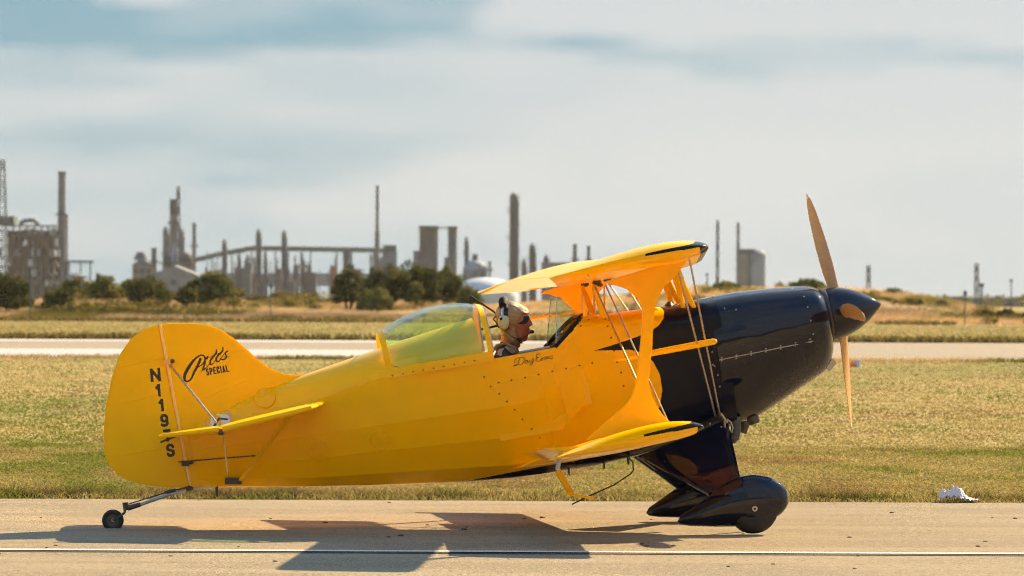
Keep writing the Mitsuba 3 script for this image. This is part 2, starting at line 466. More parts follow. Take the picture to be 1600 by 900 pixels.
def ring(u):
    h = HW(u)
    t = np.linspace(0, 1, 25)
    if u < U_BULK:
        sh, top = float(c_sill(u)), float(c_top(u))
        ex = np.interp(u, [U300, U480, U_BULK], [1.0, .75, .62])
        yt, wt = h * np.sin(t * np.pi / 2) ** (1 / .95), sh + (top - sh) * np.cos(t * np.pi / 2) ** (1.25 if u > U600 else 1.4)
    elif u < U_SILL:
        sh = float(c_sill(u))
        yt = h * np.r_[np.linspace(0, .90, 16), .915, .925, .935, .945, .955, .965, .975, .99, 1.0]
        wt = np.where(yt < .93 * h, sh - .5, sh) + 0 * yt
    elif u < U_DASH:
        sh, top, lim = float(c_sh2(u)), float(c_deck(u)), float(c_slant(u))
        sh = min(sh, lim)
        yt, wt = h * np.sin(t * np.pi / 2) ** .8, sh + (top - sh) * np.cos(t * np.pi / 2) ** .75
        cutm = wt > lim + 1e-6
        cutm[-1] = False
        ylim = yt[cutm].max() if cutm.any() else 0
        wt = np.where(cutm, sh - .45, wt); yt = np.where(cutm, np.minimum(yt, max(ylim - .004, 0)), yt)
    else:
        sh, top = float(c_sh2(u)), float(c_deck(u))
        yt, wt = h * np.sin(t * np.pi / 2) ** .8, sh + (top - sh) * np.cos(t * np.pi / 2) ** .75
    A, Bq, C, D = float(c_A(u)), float(c_B(u)), float(c_C(u)), float(c_bot(u))
    rb = np.clip((u - U820) / (U900 - U820), 0, 1)
    rb = rb * rb * (3 - 2 * rb)
    key = np.array([(h, sh), (h, A), (h * .915, Bq), (h * .70, C), (h * .34, D + (C - D) * .10), (0, D)])
    flat = np.vstack([a + (b - a) * q for a, b in zip(key[:-1], key[1:]) for q in (.2, .4, .6, .8, 1.0)])
    c = (sh + D) / 2
    ang = np.linspace(0, np.pi / 2, len(flat) + 1)[1:]
    rnd = np.stack([h * np.cos(ang) ** .62, sh + (D - sh) * np.sin(ang) ** 1.0], 1)
    lower = flat * (1 - rb) + rnd * rb
    half = np.vstack([np.stack([yt, wt], 1), lower])
    return half


def side_y(u, w):
    q = ring(u)
    best = 0.0
    for (ya, wa), (yb, wb) in zip(q[:-1], q[1:]):
        if (wa - w) * (wb - w) <= 0 and abs(wa - wb) > 1e-9:
            best = max(best, ya + (yb - ya) * (wa - w) / (wa - wb))
    return best


def on_side(a, b, proud=.0, far=False):
    """a spot of the side view -> the point of the fuselage skin there, on the camera's side."""
    y = -.3
    for _ in range(5):
        x, z = L(a, b, y)
        u, w = uw(float(x), float(z))
        y = -side_y(u, w) - proud
    return np.array([float(x), y, float(z)])


us = sorted(set(np.linspace(U300 - .002, U_BULK - .002, 34).tolist() + np.linspace(U_BULK, U_SILL, 10).tolist() + np.linspace(U_SILL + .004, U_DASH, 14).tolist() + np.linspace(U_DASH + .002, U1130 + .02, 18).tolist()))
U845 = float(U820 + .10)


def strip(us_, i0, i1, both=False):
    """skin of one facet of the fuselage along its length."""
    out = []
    for sgn in ((1,) if both else (1, -1)):
        rg = []
        for u in us_:
            q = ring(u)[i0:i1 + 1]
            y, w = q[:, 0], q[:, 1]
            if both: y, w = np.r_[-y[::-1], y[1:]], np.r_[w[::-1], w[1:]]
            x, z = xz(u, w)
            rg.append(np.stack([x, sgn * y, z], 1))
        m = loft(rg, caps=False, closed=False)
        c = m.triangles_center - np.array([0, 0, m.vertices[:, 2].mean()])
        out.append(m)
    return out


aft = [u for u in us if u < U845] + [U845]
fore = [U845] + [u for u in us if u > U845]
ms = strip(aft, 0, 24, True)
for a_, b_ in ((24, 29), (29, 34), (34, 39), (39, 49)):
    ms += strip(aft, a_, b_)
ms += strip(fore, 0, 49, True)
body = cat(*ms)
near = lambda pts, y: [tuple(float(c) for c in L(a, b, y)) for a, b in pts]
NAVY_POLY = near([(1036, 440), (1037, 474), (1040, 486), (1037, 498), (1028, 510), (1012, 520), (985, 530), (955, 540), (928, 548), (955, 547.2), (985, 546.5), (1004, 551), (1021, 565), (1032, 585), (1036.5, 610), (1033, 635), (1022, 658), (1000, 684),
                  (975, 704), (900, 722), (860, 728), (795, 741), (727, 755), (727, 800), (1400, 800), (1400, 440)], -.34)


def fus_navy(p):
    x, y, z = local(p)
    return dr.select(inside(x, z, NAVY_POLY), mi.Float(1), mi.Float(0))


mat('paint_fuselage', base_color=proc(paint(fus_navy)), roughness=rough_y, **GLOSS)
obj('fuselage', world(body), 'paint_fuselage', B, smooth=25)

# cockpit edge trim, dash coaming
pts = [on_side(a, b - 1.5, -.004) for a, b in np.c_[np.linspace(758, 868, 12), np.linspace(562.5, 543, 12)]]
for s in (-1, 1):
    q = np.array(pts) * [1, 1, 1]; q[:, 1] *= -s
    obj('cockpit_sill', world(tube(q, .011, 8)), 'aluminium', B)
edge_pts = []
for u in np.linspace(U_SILL + .01, U_DASH - .004, 12):
    sh, top, lim = min(float(c_sh2(u)), float(c_slant(u))), float(c_deck(u)), float(c_slant(u))
    tt = np.linspace(0, 1, 200); h_ = HW(u)
    yy, ww = h_ * np.sin(tt * np.pi / 2) ** .8, sh + (top - sh) * np.cos(tt * np.pi / 2) ** .75
    y_ = yy[np.argmin(np.abs(ww - min(lim, top)))]
    x, z = xz(u, min(lim, top)); edge_pts.append([x, -y_, z])
edge_pts = np.array(edge_pts)
for s_ in (1, -1):
    obj('dash_coaming', world(tube(edge_pts * [1, s_, 1] + [-.006, s_ * .006, 0], .013, 8)), 'black_trim', B)
pn = [[p, p * [1, -1, 1]] for p in edge_pts]
v = [[a + [.02, .02, -.012], a + [.02, .02, -.020], b + [.02, -.02, -.020], b + [.02, -.02, -.012]] for a, b in pn]
obj('instrument_shroud', world(loft(v)), 'black_trim', B)

# ---- cowling
k_top = curve([(1085, 468), (1110, 463.5), (1150, 456), (1200, 450.5), (1240, 447.5), (1260, 447.5), (1272, 450.5), (1281, 458), (1287, 470)])
k_bot = curve([(1100, 678), (1135, 667), (1160, 660), (1185, 650), (1230, 620), (1262, 598), (1284, 583), (1296, 572), (1301, 558), (1300, 540)])
U_C0 = uw(*L(1112, 560))[0]; U_C1 = uw(*L(1293, 515))[0]
rings = []
for t in np.linspace(0, 1, 30):
    u = U_C0 + (U_C1 - U_C0) * (1 - (1 - t) ** 1.6)
    top, bot = float(k_top(u)), float(k_bot(u))
    e = (u - U_C0) / (U_C1 - U_C0)
    hw = np.interp(e, [0, .3, .6, .82, .92, .97, 1.0], [.352, .372, .372, .352, .325, .285, .22])
    if e > .9:
        q = (e - .9) / .1
        mid = (top + bot) / 2
        top, bot = mid + (top - mid) * (1 - .06 * q ** 2), mid + (bot - mid) * (1 - .10 * q ** 2)
    mid = top - (top - bot) * .42
    ang = np.arange(48) / 48 * 2 * np.pi
    c, s = np.cos(ang), np.sin(ang)
    ex = 2.7
    y = hw * np.sign(s) * np.abs(s) ** (2 / ex)
    w = mid + np.where(c > 0, (top - mid), (mid - bot)) * np.sign(c) * np.abs(c) ** (2 / np.where(c > 0, 2.9, 2.2))
    y = y * np.where(c < 0, 1 - .38 * np.abs(c) ** 1.5, 1)
    x, z = xz(u, w)
    rings.append(np.stack([x, y, z], 1))
cowl = loft(rings)
obj('cowling', world(cowl), 'paint_navy', B, smooth=40)
cow_rings = np.array(rings)


def cowl_side(a, b, proud=.0):
    """nearest cowling skin point for a spot of the side view."""
    y = -.36
    for _ in range(4):
        x, z = L(a, b, y)
        P = cow_rings[:, 25:48].reshape(-1, 3)
        dd = (P[:, 0] - x) ** 2 + (P[:, 2] - z) ** 2
        i = np.argsort(dd)[:4]
        wgt = 1 / (dd[i] + 1e-5)
        y = float((P[i, 1] * wgt).sum() / wgt.sum())
    return np.array([float(x), y - proud, float(z)])


# ---- spinner, propeller
hub = P3(1295, 491.5, 0); tip = P3(1377, 475, 0)
ax = np.array([CP, 0, SP]); upv = np.array([-SP, 0, CP]); lat = np.array([0, 1.0, 0])
SL = float(np.linalg.norm(tip - hub)); SR = .162


def on_axis(mesh, h=0.0):
    m = tri(mesh).copy()
    v = m.vertices.copy()
    m.vertices = hub + (v[:, 2:3] + h) * ax + v[:, 0:1] * upv + v[:, 1:2] * lat
    if m.volume < 0: m.invert()
    return m


prof = [(0.0001, .0)] + [(SR * .99, .0), (SR, .004), (SR, .02)]
prof += [(SR * (1 - t ** 1.75) ** .86, .02 + (SL - .02) * t) for t in np.linspace(.02, .995, 22)] + [(.0005, SL)]
obj('spinner', world(on_axis(lathe(prof, 48))), 'paint_navy', B, smooth=40)
obj('spinner_backplate', world(on_axis(lathe([(.0001, -.030), (SR * 1.01, -.030), (SR * 1.02, -.026), (SR * 1.02, -.006), (SR * 1.01, -.003), (.0001, -.003)], 48))), 'dark_steel', B)
RB = .86


def blade(phi):
    rr = np.linspace(.10, RB, 22)
    rings = []
    for q in rr:
        t = (q - .10) / (RB - .10)
        ch = np.interp(t, [0, .12, .3, .55, .8, .93, 1.0], [.075, .088, .120, .130, .110, .072, .012])
        th = np.interp(t, [0, .15, .5, 1], [.055, .030, .014, .004])
        tw = math.radians(np.interp(t, [0, .3, 1], [-40, -30, -16]))
        a = np.arange(16) / 16 * 2 * np.pi
        c = np.cos(a) * ch / 2; d = np.sin(a) * th / 2 * (1 - .3 * np.cos(a))
        circ = np.array([0, np.sin(phi), np.cos(phi)]); tang = np.array([0, np.cos(phi), -np.sin(phi)])
        rad = circ[2] * upv + circ[1] * lat; tan = tang[2] * upv + tang[1] * lat
        cdir = tan * math.cos(tw) + ax * math.sin(tw); ddir = -tan * math.sin(tw) + ax * math.cos(tw)
        rings.append(hub + ax * .075 + rad * q + c[:, None] * cdir + d[:, None] * ddir + tan * .012 * np.sin(t * 3))
    return rings


prop = B + '__propeller'
numbered(prop)
hb = on_axis(lathe([(.0001, .03), (.07, .03), (.07, .12), (.0001, .12)], 24))
scene[prop] = mikit.ply(world(hb), 'dark_steel', smooth=30)
for phi in (math.radians(28), math.radians(148), math.radians(268)):
    R_ = blade(phi)
    k = obj('blade', world(loft(R_[:21])), 'prop_wood', prop, smooth=50)
    obj('blade_tip', world(loft(R_[20:])), 'prop_tip', prop, smooth=50, label='pale tip of the propeller blade')

# ---- wings
def naca(n=30, th=.125, c0=0.0, c1=1.0):
    b = np.linspace(0, np.pi, n)
    x = c0 + (c1 - c0) * (1 - np.cos(b)) / 2
    y = 5 * th * (.2969 * np.sqrt(x) - .126 * x - .3516 * x ** 2 + .2843 * x ** 3 - .1036 * x ** 4)
    cam = .020 * np.where(x < .38, (2 * .38 * x - x ** 2) / .38 ** 2, ((1 - .76) + .76 * x - x ** 2) / .62 ** 2)
    up = np.stack([x, cam + y], 1)[::-1]; lo = np.stack([x, cam - y], 1)[1:]
    return np.vstack([up, lo])       # from the rear over the top to the nose, back along the belly


class Wing:
    def __init__(s, le, half, chord, sweep, dihedral, inc, th=.12, camber=.0):
        s.le, s.half, s.chord, s.sweep, s.dih, s.inc, s.th = np.array(le), half, chord, sweep, dihedral, inc, th

    def frame(s, y):
        ay = abs(y)
        le = s.le + [-math.tan(s.sweep) * ay, 0, math.tan(s.dih) * ay]
        fwd = np.array([math.cos(s.inc), 0, math.sin(s.inc)]); up = np.array([-math.sin(s.inc), 0, math.cos(s.inc)])
        return le + [0, y, 0], fwd, up

    def point(s, y, c, t):
        le, fwd, up = s.frame(y)
        return le - fwd * (c * s.chord) + up * t

    def sec(s, y, prof, sc=1.0, shift=0.0, rot=None, thick=1.0):
        le, fwd, up = s.frame(y)
        P = prof.copy()
        if rot is not None:
            hx, ang = rot
            dx, dy = P[:, 0] - hx, P[:, 1]
            P = np.stack([hx + dx * math.cos(ang) + dy * math.sin(ang), dy * math.cos(ang) - dx * math.sin(ang)], 1)
        c = (P[:, 0] * sc + shift) * s.chord
        t = P[:, 1] * s.chord * sc * thick
        return le - c[:, None] * fwd + t[:, None] * up


UPW = Wing((0, 0, 0), 2.64, .915, math.radians(6.67), 0.0, math.radians(11.6))
x, z = L(1107, 385.5, -2.5)
UPW.le = np.array([float(x) + math.tan(UPW.sweep) * 2.5, 0, float(z)])
LOW = Wing((0, 0, 0), 2.56, .900, 0.0, math.radians(2.6), math.radians(12.2))
x, z = L(1093, 667, -2.42)
LOW.le = np.array([float(x) + .02, 0, float(z) - math.tan(LOW.dih) * 2.42])
full, front = naca(), naca(c1=.765)
ail = np.vstack([naca(14, c0=.775)[:14], [[.770, .012], [.768, 0], [.770, -.012]], naca(14, c0=.775)[14:]])
AY0, AY1 = .95, 2.42


def wing_meshes(w, tipdrop):
    out = []
    for s in (-1, 1):
        out.append(loft([w.sec(s * y, full) for y in (np.linspace(.0, AY0, 4) if w is UPW else np.linspace(.22, AY0, 4))]))
        out.append(loft([w.sec(s * y, front) for y in np.linspace(AY0, AY1, 5)]))
        secs = []
        for t in np.linspace(0, 1, 14):
            # the belly sweeps up to a sharp edge along the top of the tip
            y = AY1 + (w.half - AY1) * t
            P = full.copy()
            n = len(P) // 2
            upz = P[:n + 1, 1][::-1]; mid = P[:, 0] * 0
            top_at = np.interp(P[:, 0], P[:n + 1, 0][::-1], upz)
            edge = .30 * top_at + .004
            g = 1 - math.sqrt(max(1 - t ** 2.2, 0)) * .98
            low = P[n:, 1]; P[n:, 1] = low + (edge[n:] * 1.0 - low) * g
            gu = t ** 3
            P[:n + 1, 1] = P[:n + 1, 1] + (edge[:n + 1] + .003 - P[:n + 1, 1]) * gu
            rc = 1 - math.sqrt(max(1 - t ** 3, 0))
            P[:, 0] = .035 * rc + P[:, 0] * (1 - .11 * rc)
            secs.append(w.sec(s * y, P))
        out.append(loft(secs))
    return cat(*out)


def wing_paint(w, lead):
    le, fwd, up = w.frame(0)

    def navy(p):
        x, y, z = local(p)
        ay = dr.abs(y)
        lx, lz = float(le[0]) - math.tan(w.sweep) * ay, float(le[2]) + math.tan(w.dih) * ay
        dx, dz = x - lx, z - lz
        c = -(dx * float(fwd[0]) + dz * float(fwd[2])); t = dx * float(up[0]) + dz * float(up[2])
        tip = dr.maximum(w.half - ay, 0)
        lim = lead + .13 * dr.exp(-tip / .012) + .14 * dr.exp(-tip / .004) + .02 * dr.exp(-tip / .05)
        lim = dr.select(t < .006, lead * .75, lim)
        return dr.select(c < lim, mi.Float(1), mi.Float(0))
    return navy


for w, nm, lead, up_near, up_far in ((UPW, 'upper_wing', .070, -.02, .07), (LOW, 'lower_wing', .060, -.34, .34)):
    mat('paint_' + nm, base_color=proc(paint(wing_paint(w, lead))), roughness=rough_y, **GLOSS)
    wk = obj(nm, world(wing_meshes(w, 0)), 'paint_' + nm, B, smooth=35)
    for s, ang in ((-1, up_near), (1, up_far)):
        obj('aileron', world(loft([w.sec(s * y, ail, rot=(.77, ang)) for y in np.linspace(AY0 + .008, AY1 - .008, 5)])), 'paint_yellow', wk, smooth=35)

# ---- interplane struts
strut_px = [(938, 442), (956, 444), (980, 452), (997, 467), (1003.5, 481), (1003.5, 510), (1000, 545), (997, 570), (994, 600), (988, 618), (978, 633), (950, 657), (916, 688), (960, 681), (1010, 667), (1049, 660), (1036, 648), (1025, 632), (1017, 615), (1014, 596),
            (1016, 570), (1019, 548), (1021, 504), (1024.5, 475), (1034, 453), (1057, 429), (1080, 398), (1010, 420)]
SYL = -1.9
sp = sg.Polygon([tuple(map(float, L(a, b, SYL))) for a, b in strut_px]).buffer(.012).buffer(-.012)
for s in (-1, 1):
    core = trimesh.creation.extrude_polygon(sp.buffer(-.006), .036, engine='earcut')
    skin = trimesh.creation.extrude_polygon(sp, .022, engine='earcut')
    ms = []
    for m, t in ((core, .036), (skin, .022)):
        vv = m.vertices.copy()
        m.vertices = np.stack([vv[:, 0], -s * SYL * -1 * -1 + (vv[:, 2] - t / 2), vv[:, 1]], 1) if False else np.stack([vv[:, 0], s * abs(SYL) + (vv[:, 2] - t / 2), vv[:, 1]], 1)
        ms.append(m)
    obj('interplane_strut', world(cat(*ms)), 'paint_yellow', B, smooth=25)


def mirrored(name, pts, r, material, parent=B, k=8, flat=None, both=True, **kw):
    for s in ((1, -1) if both else (1,)):
        q = np.array(pts, float) * [1, s, 1]
        obj(name, world(tube(q, r, k, flat=flat)), material, parent, **kw)


# cabane struts (streamlined), wires, javelins
mirrored('cabane_strut', [P3(927, 444, -.34), P3(936, 470, -.31), P3(945, 500, -.28)], [.012, .020, .020], 'paint_yellow', flat=.5)
mirrored('cabane_strut', [P3(1055, 420, -.34), P3(1068, 450, -.30), P3(1086, 483, -.27)], [.030, .024, .012], 'paint_yellow', flat=.5)
mirrored('cabane_strut', [P3(1052, 424, -.33), P3(1060, 450, -.29), P3(1068, 482, -.25)], [.020, .018, .014], 'paint_yellow', flat=.5)
mirrored('cabane_strut', [P3(944, 446, -.30), P3(945, 498, -.27)], .006, 'paint_yellow')
mirrored('landing_wire', [P3(929, 447, -.36), P3(1012, 630, -1.86)], .0050, 'steel', k=6)
mirrored('landing_wire', [P3(946, 445, -.36), P3(1045, 660, -1.86)], .0050, 'steel', k=6)
mirrored('flying_wire', [P3(1119, 650, -.37), P3(1060, 424, -1.86)], .0058, 'steel', k=6)
mirrored('flying_wire', [P3(1126, 650, -.37), P3(1077, 404, -1.86)], .0058, 'steel', k=6)
jv = [P3(a, b, -1.12) for a, b in ((958, 563.5), (968, 562), (985, 558.5), (1040, 548), (1090, 538.5), (1115, 534), (1119, 533.5), (1121, 533.5))]
mirrored('javelin', jv, [.001, .008, .015, .019, .020, .019, .014, .004], 'paint_yellow', k=12)
for a, b, rr in ((933, 441, .022), (949, 437, .020), (957, 442, .016)):
    for s in (-1, 1):
        m = trimesh.creation.icosphere(2, rr); m.apply_scale([1.2, .8, .8]); m.apply_translation(P3(a, b, -.36) * [1, -s, 1])
        obj('wire_fitting', world(m), 'dark_steel', B)
# fuel tank bulge and filler fairing on the top deck
bul = []
for t in np.linspace(0, 1, 14):
    p = P3(968 + 68 * t, 512 - 22 * t, -.20)
    r_ = .045 * math.sin(math.pi * min(1, t * .5 + .02)) ** 1.0 * (1 if t < .85 else math.sqrt(max(1 - ((t - .85) / .152) ** 2, 0.0004)))
    a = np.arange(14) / 14 * 2 * np.pi
    bul.append(p + r_ * (np.cos(a)[:, None] * np.array([-SP, 0, CP]) * 1.1 + np.sin(a)[:, None] * np.array([0, 1, 0])))
obj('deck_fairing', world(loft(bul)), 'paint_yellow', B, smooth=50)
m = trimesh.creation.icosphere(2, .018); m.apply_scale([1.6, 1.2, .45]); m.apply_translation(P3(977, 490.5, -.12))
obj('fuel_cap', world(m), 'black_trim', B)
m = lathe([(.0001, 0), (.028, 0), (.030, .006), (.016, .018), (.012, .026), (.0001, .027)], 16); m.apply_translation(P3(1046, 478, -.05))
obj('deck_vent', world(m), 'dark_steel', B)
p = UPW.point(.5, .33, .055)
obj('wing_fuel_cap', world(cat(tube([p, p + [0, 0, .018]], .012), box(p[0] - .03, p[0] + .03, p[1] - .012, p[1] + .012, p[2] + .018, p[2] + .026))), 'black_trim', B)

# ---- fin, rudder
fin_px = [(250, 507), (262, 505.5), (275, 505), (300, 505), (325, 508), (345, 515), (365, 528), (385, 545), (405, 563), (425, 577), (445, 584.5), (465, 586), (480, 584), (560, 600), (480, 668), (340, 761), (299, 761)]
rud_px = [(250, 507), (238, 510), (225, 514), (205, 529), (188, 553), (175, 590), (167, 630), (163, 670), (164, 705), (170, 725), (185, 742), (205, 752.5), (235, 759), (270, 762), (299, 761)]


def slab(px, th, round_=.008):
    pg = sg.Polygon([tuple(map(float, L(a, b, 0))) for a, b in px])
    pg = pg.buffer(.03, 16).buffer(-.03, 16)
    ms = []
    for o, t in ((0, .35), (-.004, .62), (-.010, .82), (-.018, .94), (-.03, 1.0)):
        g = pg.buffer(o)
        for gg in getattr(g, 'geoms', [g]):
            m = trimesh.creation.extrude_polygon(gg, th * t, engine='earcut')
            q = m.vertices.copy()
            m.vertices = np.stack([q[:, 0], q[:, 2] - th * t / 2, q[:, 1]], 1)
            m.invert()
            ms.append(m)
    return cat(*ms)


def offset_from(px, line, d):
    return px


obj('fin', world(slab(fin_px, .044)), 'paint_yellow', B, smooth=False)
g = [(a - 2.0 if i in (0, len(rud_px) - 1) else a, b) for i, (a, b) in enumerate(rud_px)]
rud = obj('rudder', world(slab(g, .040)), 'paint_yellow', B, smooth=False)
obj('hinge_tube', world(tube([P3(250.5, 508, -.020), P3(299, 759, -.020)],   .009, 12)), 'hinge_metal', B)
for a, b in ((261, 566), (291, 724)):
    p = P3(a, b, -.02)
    m = box(p[0] - .022, p[0] + .022, p[1] - .022, p[1] + .022, p[2] - .016, p[2] + .016)
    obj('hinge_bracket', world(m), 'tan_patch' if b < 600 else 'dark_steel', B)
    m = trimesh.creation.icosphere(2, .013); m.apply_translation(p + [.035, -.012, .006])
    obj('hinge_bolt', world(m), 'dark_steel', B)

for q in ([(170, 634), (200, 628), (245, 618)], [(168, 716), (230, 704), (288, 692)], [(176, 578), (220, 567), (255, 559)]):
    obj('rib_tape', world(tube([P3(a, b, -.0195) for a, b in q], .0032, 6)), 'paint_yellow', rud)
for q in ([(312, 702), (400, 691), (478, 682.5)], [(305, 628), (345, 612), (392, 592)], [(300, 560), (340, 552), (382, 547)]):
    obj('rib_tape', world(tube([(on_side(a, b, .0005) if b > 640 else P3(a, b, -.0215)) for a, b in q], .0030, 6)), 'paint_yellow', B)

# ---- tailplane
ST = -1.0
rl, rh, rf = P3(344, 672.5, ST), P3(348, 671.5, ST), P3(488, 638, ST)


def tail_half(s):
    """front piece swept to the fuselage, with a round edge tube; elevator behind it."""
    fx, fz = rf[0], rf[2]; hx, hz = rh[0], rh[2]
    ch = fx - hx
    st, el = [], []
    slope = (fz - hz) / ch
    for t in np.linspace(0, 1, 9):
        y = .03 + t * .95
        lead = np.interp(t, [0, .35, .75, .93, 1], [.13, .10, .045, .0, -.03])
        c = ch + lead
        xs_ = np.array([0, .02, .15, .5, .85, .97, 1.0])
        hh = np.array([.010, .014, .018, .019, .018, .013, .004]) * (1.0 if t < .97 else .75)
        xx = hx + xs_ * c
        zz = hz + slope * (xs_ * c)
        loop = np.r_[np.c_[xx, zz + hh], np.c_[xx, zz - hh][::-1]]
        st.append(np.c_[loop[:, 0], np.full(len(loop), s * y), loop[:, 1]])
    ex, ez = P3(250, 682, ST)[[0, 2]]
    for t in np.linspace(0, 1, 9):
        y = .05 + t * .93
        tr = np.interp(t, [0, .15, .6, .9, 1], [.10, .0, .0, .03, .12])
        xs_ = np.array([0, .1, .5, .9, 1.0])
        x0, x1 = hx - .010, ex + tr
        xx = x0 + (x1 - x0) * xs_
        zz = hz - .003 + (ez - hz) * (x0 - xx) / (hx - ex)
        hh = np.array([.015, .017, .014, .008, .003])
        loop = np.r_[np.c_[xx, zz + hh], np.c_[xx, zz - hh][::-1]]
        el.append(np.c_[loop[:, 0], np.full(len(loop), s * y), loop[:, 1]])
    return loft(st), loft(el)


for s in (-1, 1):
    a, b = tail_half(s)
    tp = obj('tailplane', world(a), 'paint_yellow', B, smooth=50)
    obj('edge_tube', world(tube([rh + [0, (1 if s > 0 else 0) * 2 * abs(ST), .002], rf + [0, (1 if s > 0 else 0) * 2 * abs(ST), 0]], .018, 12)), 'paint_yellow', tp)
    ek = obj('elevator', world(b), 'paint_yellow', B, smooth=50)
    e0 = P3(252, 681.5, ST)
    obj('edge_tube', world(tube([rh + [-.02, (1 if s > 0 else 0) * 2 * abs(ST), 0], e0 + [0, (1 if s > 0 else 0) * 2 * abs(ST), 0]], [.016, .013], 12)), 'paint_yellow', ek)
    mirrored('tail_strut', [P3(374, 753, -.07) * [1, -s, 1], P3(452, 652, -.72) * [1, -s, 1]], [.010, .017], 'paint_yellow', flat=.5, both=False)
    mirrored('tail_wire', [P3(358, 752, -.05) * [1, -s, 1], P3(350, 679, -.82) * [1, -s, 1]], .005, 'steel', k=6, both=False)
    mirrored('tail_wire', [P3(266, 570, -.03) * [1, -s, 1], P3(339, 660, -.82) * [1, -s, 1]], .0065, 'steel', k=6, both=False)
mirrored('rudder_cable', [on_side(400, 712, .012), P3(350, 716, -.10), P3(290, 721, -.06), P3(280, 722, -.05)], .0035, 'dark_steel', both=False)
mirrored('trim_arm', [P3(252, 691, -.10), P3(280, 680, -.12)], .006, 'dark_steel', both=False)
p = P3(366, 752, -.06)
obj('strut_bracket', world(box(p[0] - .05, p[0] + .05, p[1] - .03, p[1] + .03, p[2] - .018, p[2] + .022)), 'dark_steel', B)
m = trimesh.creation.icosphere(2, .02); m.apply_translation(P3(346, 675, -.98)); obj('hinge_fitting', world(m), 'dark_steel', B)


def plate(poly_px, th, proud, material, name, parent=B, smooth=False, label=None):
    """thin patch following the fuselage skin."""
    pts = [on_side(a, b, proud) for a, b in poly_px]
    c = np.mean(pts, 0)
    v = [c + [0, -th * .5, 0]] + pts + [p + [0, th, 0] for p in pts]
    n = len(pts)
    f = []
    for i in range(n):
        j = (i + 1) % n
        f += [[0, 1 + i, 1 + j], [1 + i, 1 + n + i, 1 + n + j], [1 + i, 1 + n + j, 1 + j]]
    m = trimesh.Trimesh(v, f, process=False)
    return obj(name, world(m), material, parent, smooth=smooth, label=label)


circ = lambda a, b, r, k=28, e=1.0: [(a + r * math.cos(t), b + r * e * math.sin(t)) for t in np.arange(k) / k * 2 * np.pi]
mat('paint_cover', base_color=rgb(.93, .455, .0), roughness=.3, **GLOSS)
for a, b, r in ((414, 620, 16), (498, 702, 16), (596, 688, 15)):
    ik = plate(circ(a, b, r), .004, .016 if b < 640 else .007, 'paint_cover', 'inspection_cover')
    obj('rim', world(tube([on_side(p_, q_, .014 if b < 640 else .005) for p_, q_ in circ(a, b, r + .4) + circ(a, b, r + .4)[:1]], .0028, 6)), 'paint_yellow', ik)
rr = lambda a, b, w, h, e: [(a + w * np.sign(math.cos(t)) * abs(math.cos(t)) ** e, b + h * np.sign(math.sin(t)) * abs(math.sin(t)) ** e) for t in np.arange(32) / 32 * 2 * np.pi]
plate(rr(343, 660, 21, 20, .5), .003, .004, 'tan_patch', 'access_panel', label='tan panel round the tail control opening')
plate(rr(345, 661, 15, 14, .5), .003, .0065, 'white_patch', 'access_window', label='pale square opening showing the control horn')
mirrored('control_horn', [P3(334, 668, -.16), P3(343, 654, -.16), P3(357, 655, -.16)], [.008, .007, .006], 'dark_steel', both=False)

# ---- tail wheel
tw = B + '__tail_wheel'; numbered(tw)
pw = P3(178, 813, 0)
ring_t = lambda R, r0, n=36, k=14: loft([[(R + r0 * math.cos(b)) * np.array([math.cos(a), 0, math.sin(a)]) + np.array([0, r0 * 1.15 * math.sin(b), 0]) for b in np.arange(k) / k * 2 * np.pi] for a in np.arange(n + 1) / n * 2 * np.pi], caps=False)
RT = pw[2]
m = ring_t(RT - .016, .016); m.apply_translation(pw)
scene[tw] = mikit.ply(world(m), 'rubber', smooth=60)
hubm = trimesh.creation.cylinder(RT - .014, .022, sections=28); hubm.apply_transform(trimesh.transformations.rotation_matrix(np.pi / 2, [1, 0, 0])); hubm.apply_translation(pw)
obj('hub', world(hubm), 'dark_steel', tw)
hc = trimesh.creation.cylinder(.011, .034, sections=20); hc.apply_transform(trimesh.transformations.rotation_matrix(np.pi / 2, [1, 0, 0])); hc.apply_translation(pw)
obj('axle_cap', world(hc), 'screw_head', tw)
rimr = ring_t(RT - .024, .003, 32, 8); rimr.apply_translation(pw + [0, -.011, 0]); obj('rim', world(rimr), 'steel', tw)
for s in (-1, 1):
    obj('fork', world(tube([pw + [0, s * .022, 0], P3(190, 806, s * .022), P3(196, 801, s * .018), P3(198, 792, s * .012)], [.006, .007, .008, .009])), 'dark_steel', tw)
obj('pivot', world(tube([P3(198, 797, 0), P3(197, 785, 0)], [.014, .018], 12)), 'dark_steel', tw)
obj('pivot_socket', world(tube([P3(201, 794, 0), P3(221, 788, 0)], [.017, .014], 12)), 'dark_steel', tw)
obj('spring', world(tube([P3(220, 788.5, 0), P3(262, 774, 0), P3(297, 763.5, 0), P3(318, 761, 0), P3(340, 760, 0)], [.011, .011, .010, .010, .009], 10)), 'aluminium', tw, label='grey spring leaf carrying the tail wheel')
obj('steering_link', world(tube([P3(201, 788, -.03), P3(262, 769, -.03)], .004)), 'dark_steel', tw)
obj('steering_spring', world(tube([P3(260, 769.5, -.03), P3(276, 765.5, -.03)], .010)), 'dark_steel', tw)
obj('steering_chain', world(tube([P3(276, 765.5, -.03), P3(284, 764, -.03), P3(297, 760, -.03)], .005)), 'dark_steel', tw)
obj('spring_clamp', world(tube([P3(292, 765, 0), P3(303, 762, 0)], .016, 10)), 'dark_steel', tw)
obj('tie_down', world(tube([P3(340, 759, 0), P3(340.5, 776, 0)], .010, 8)), 'dark_steel', tw)

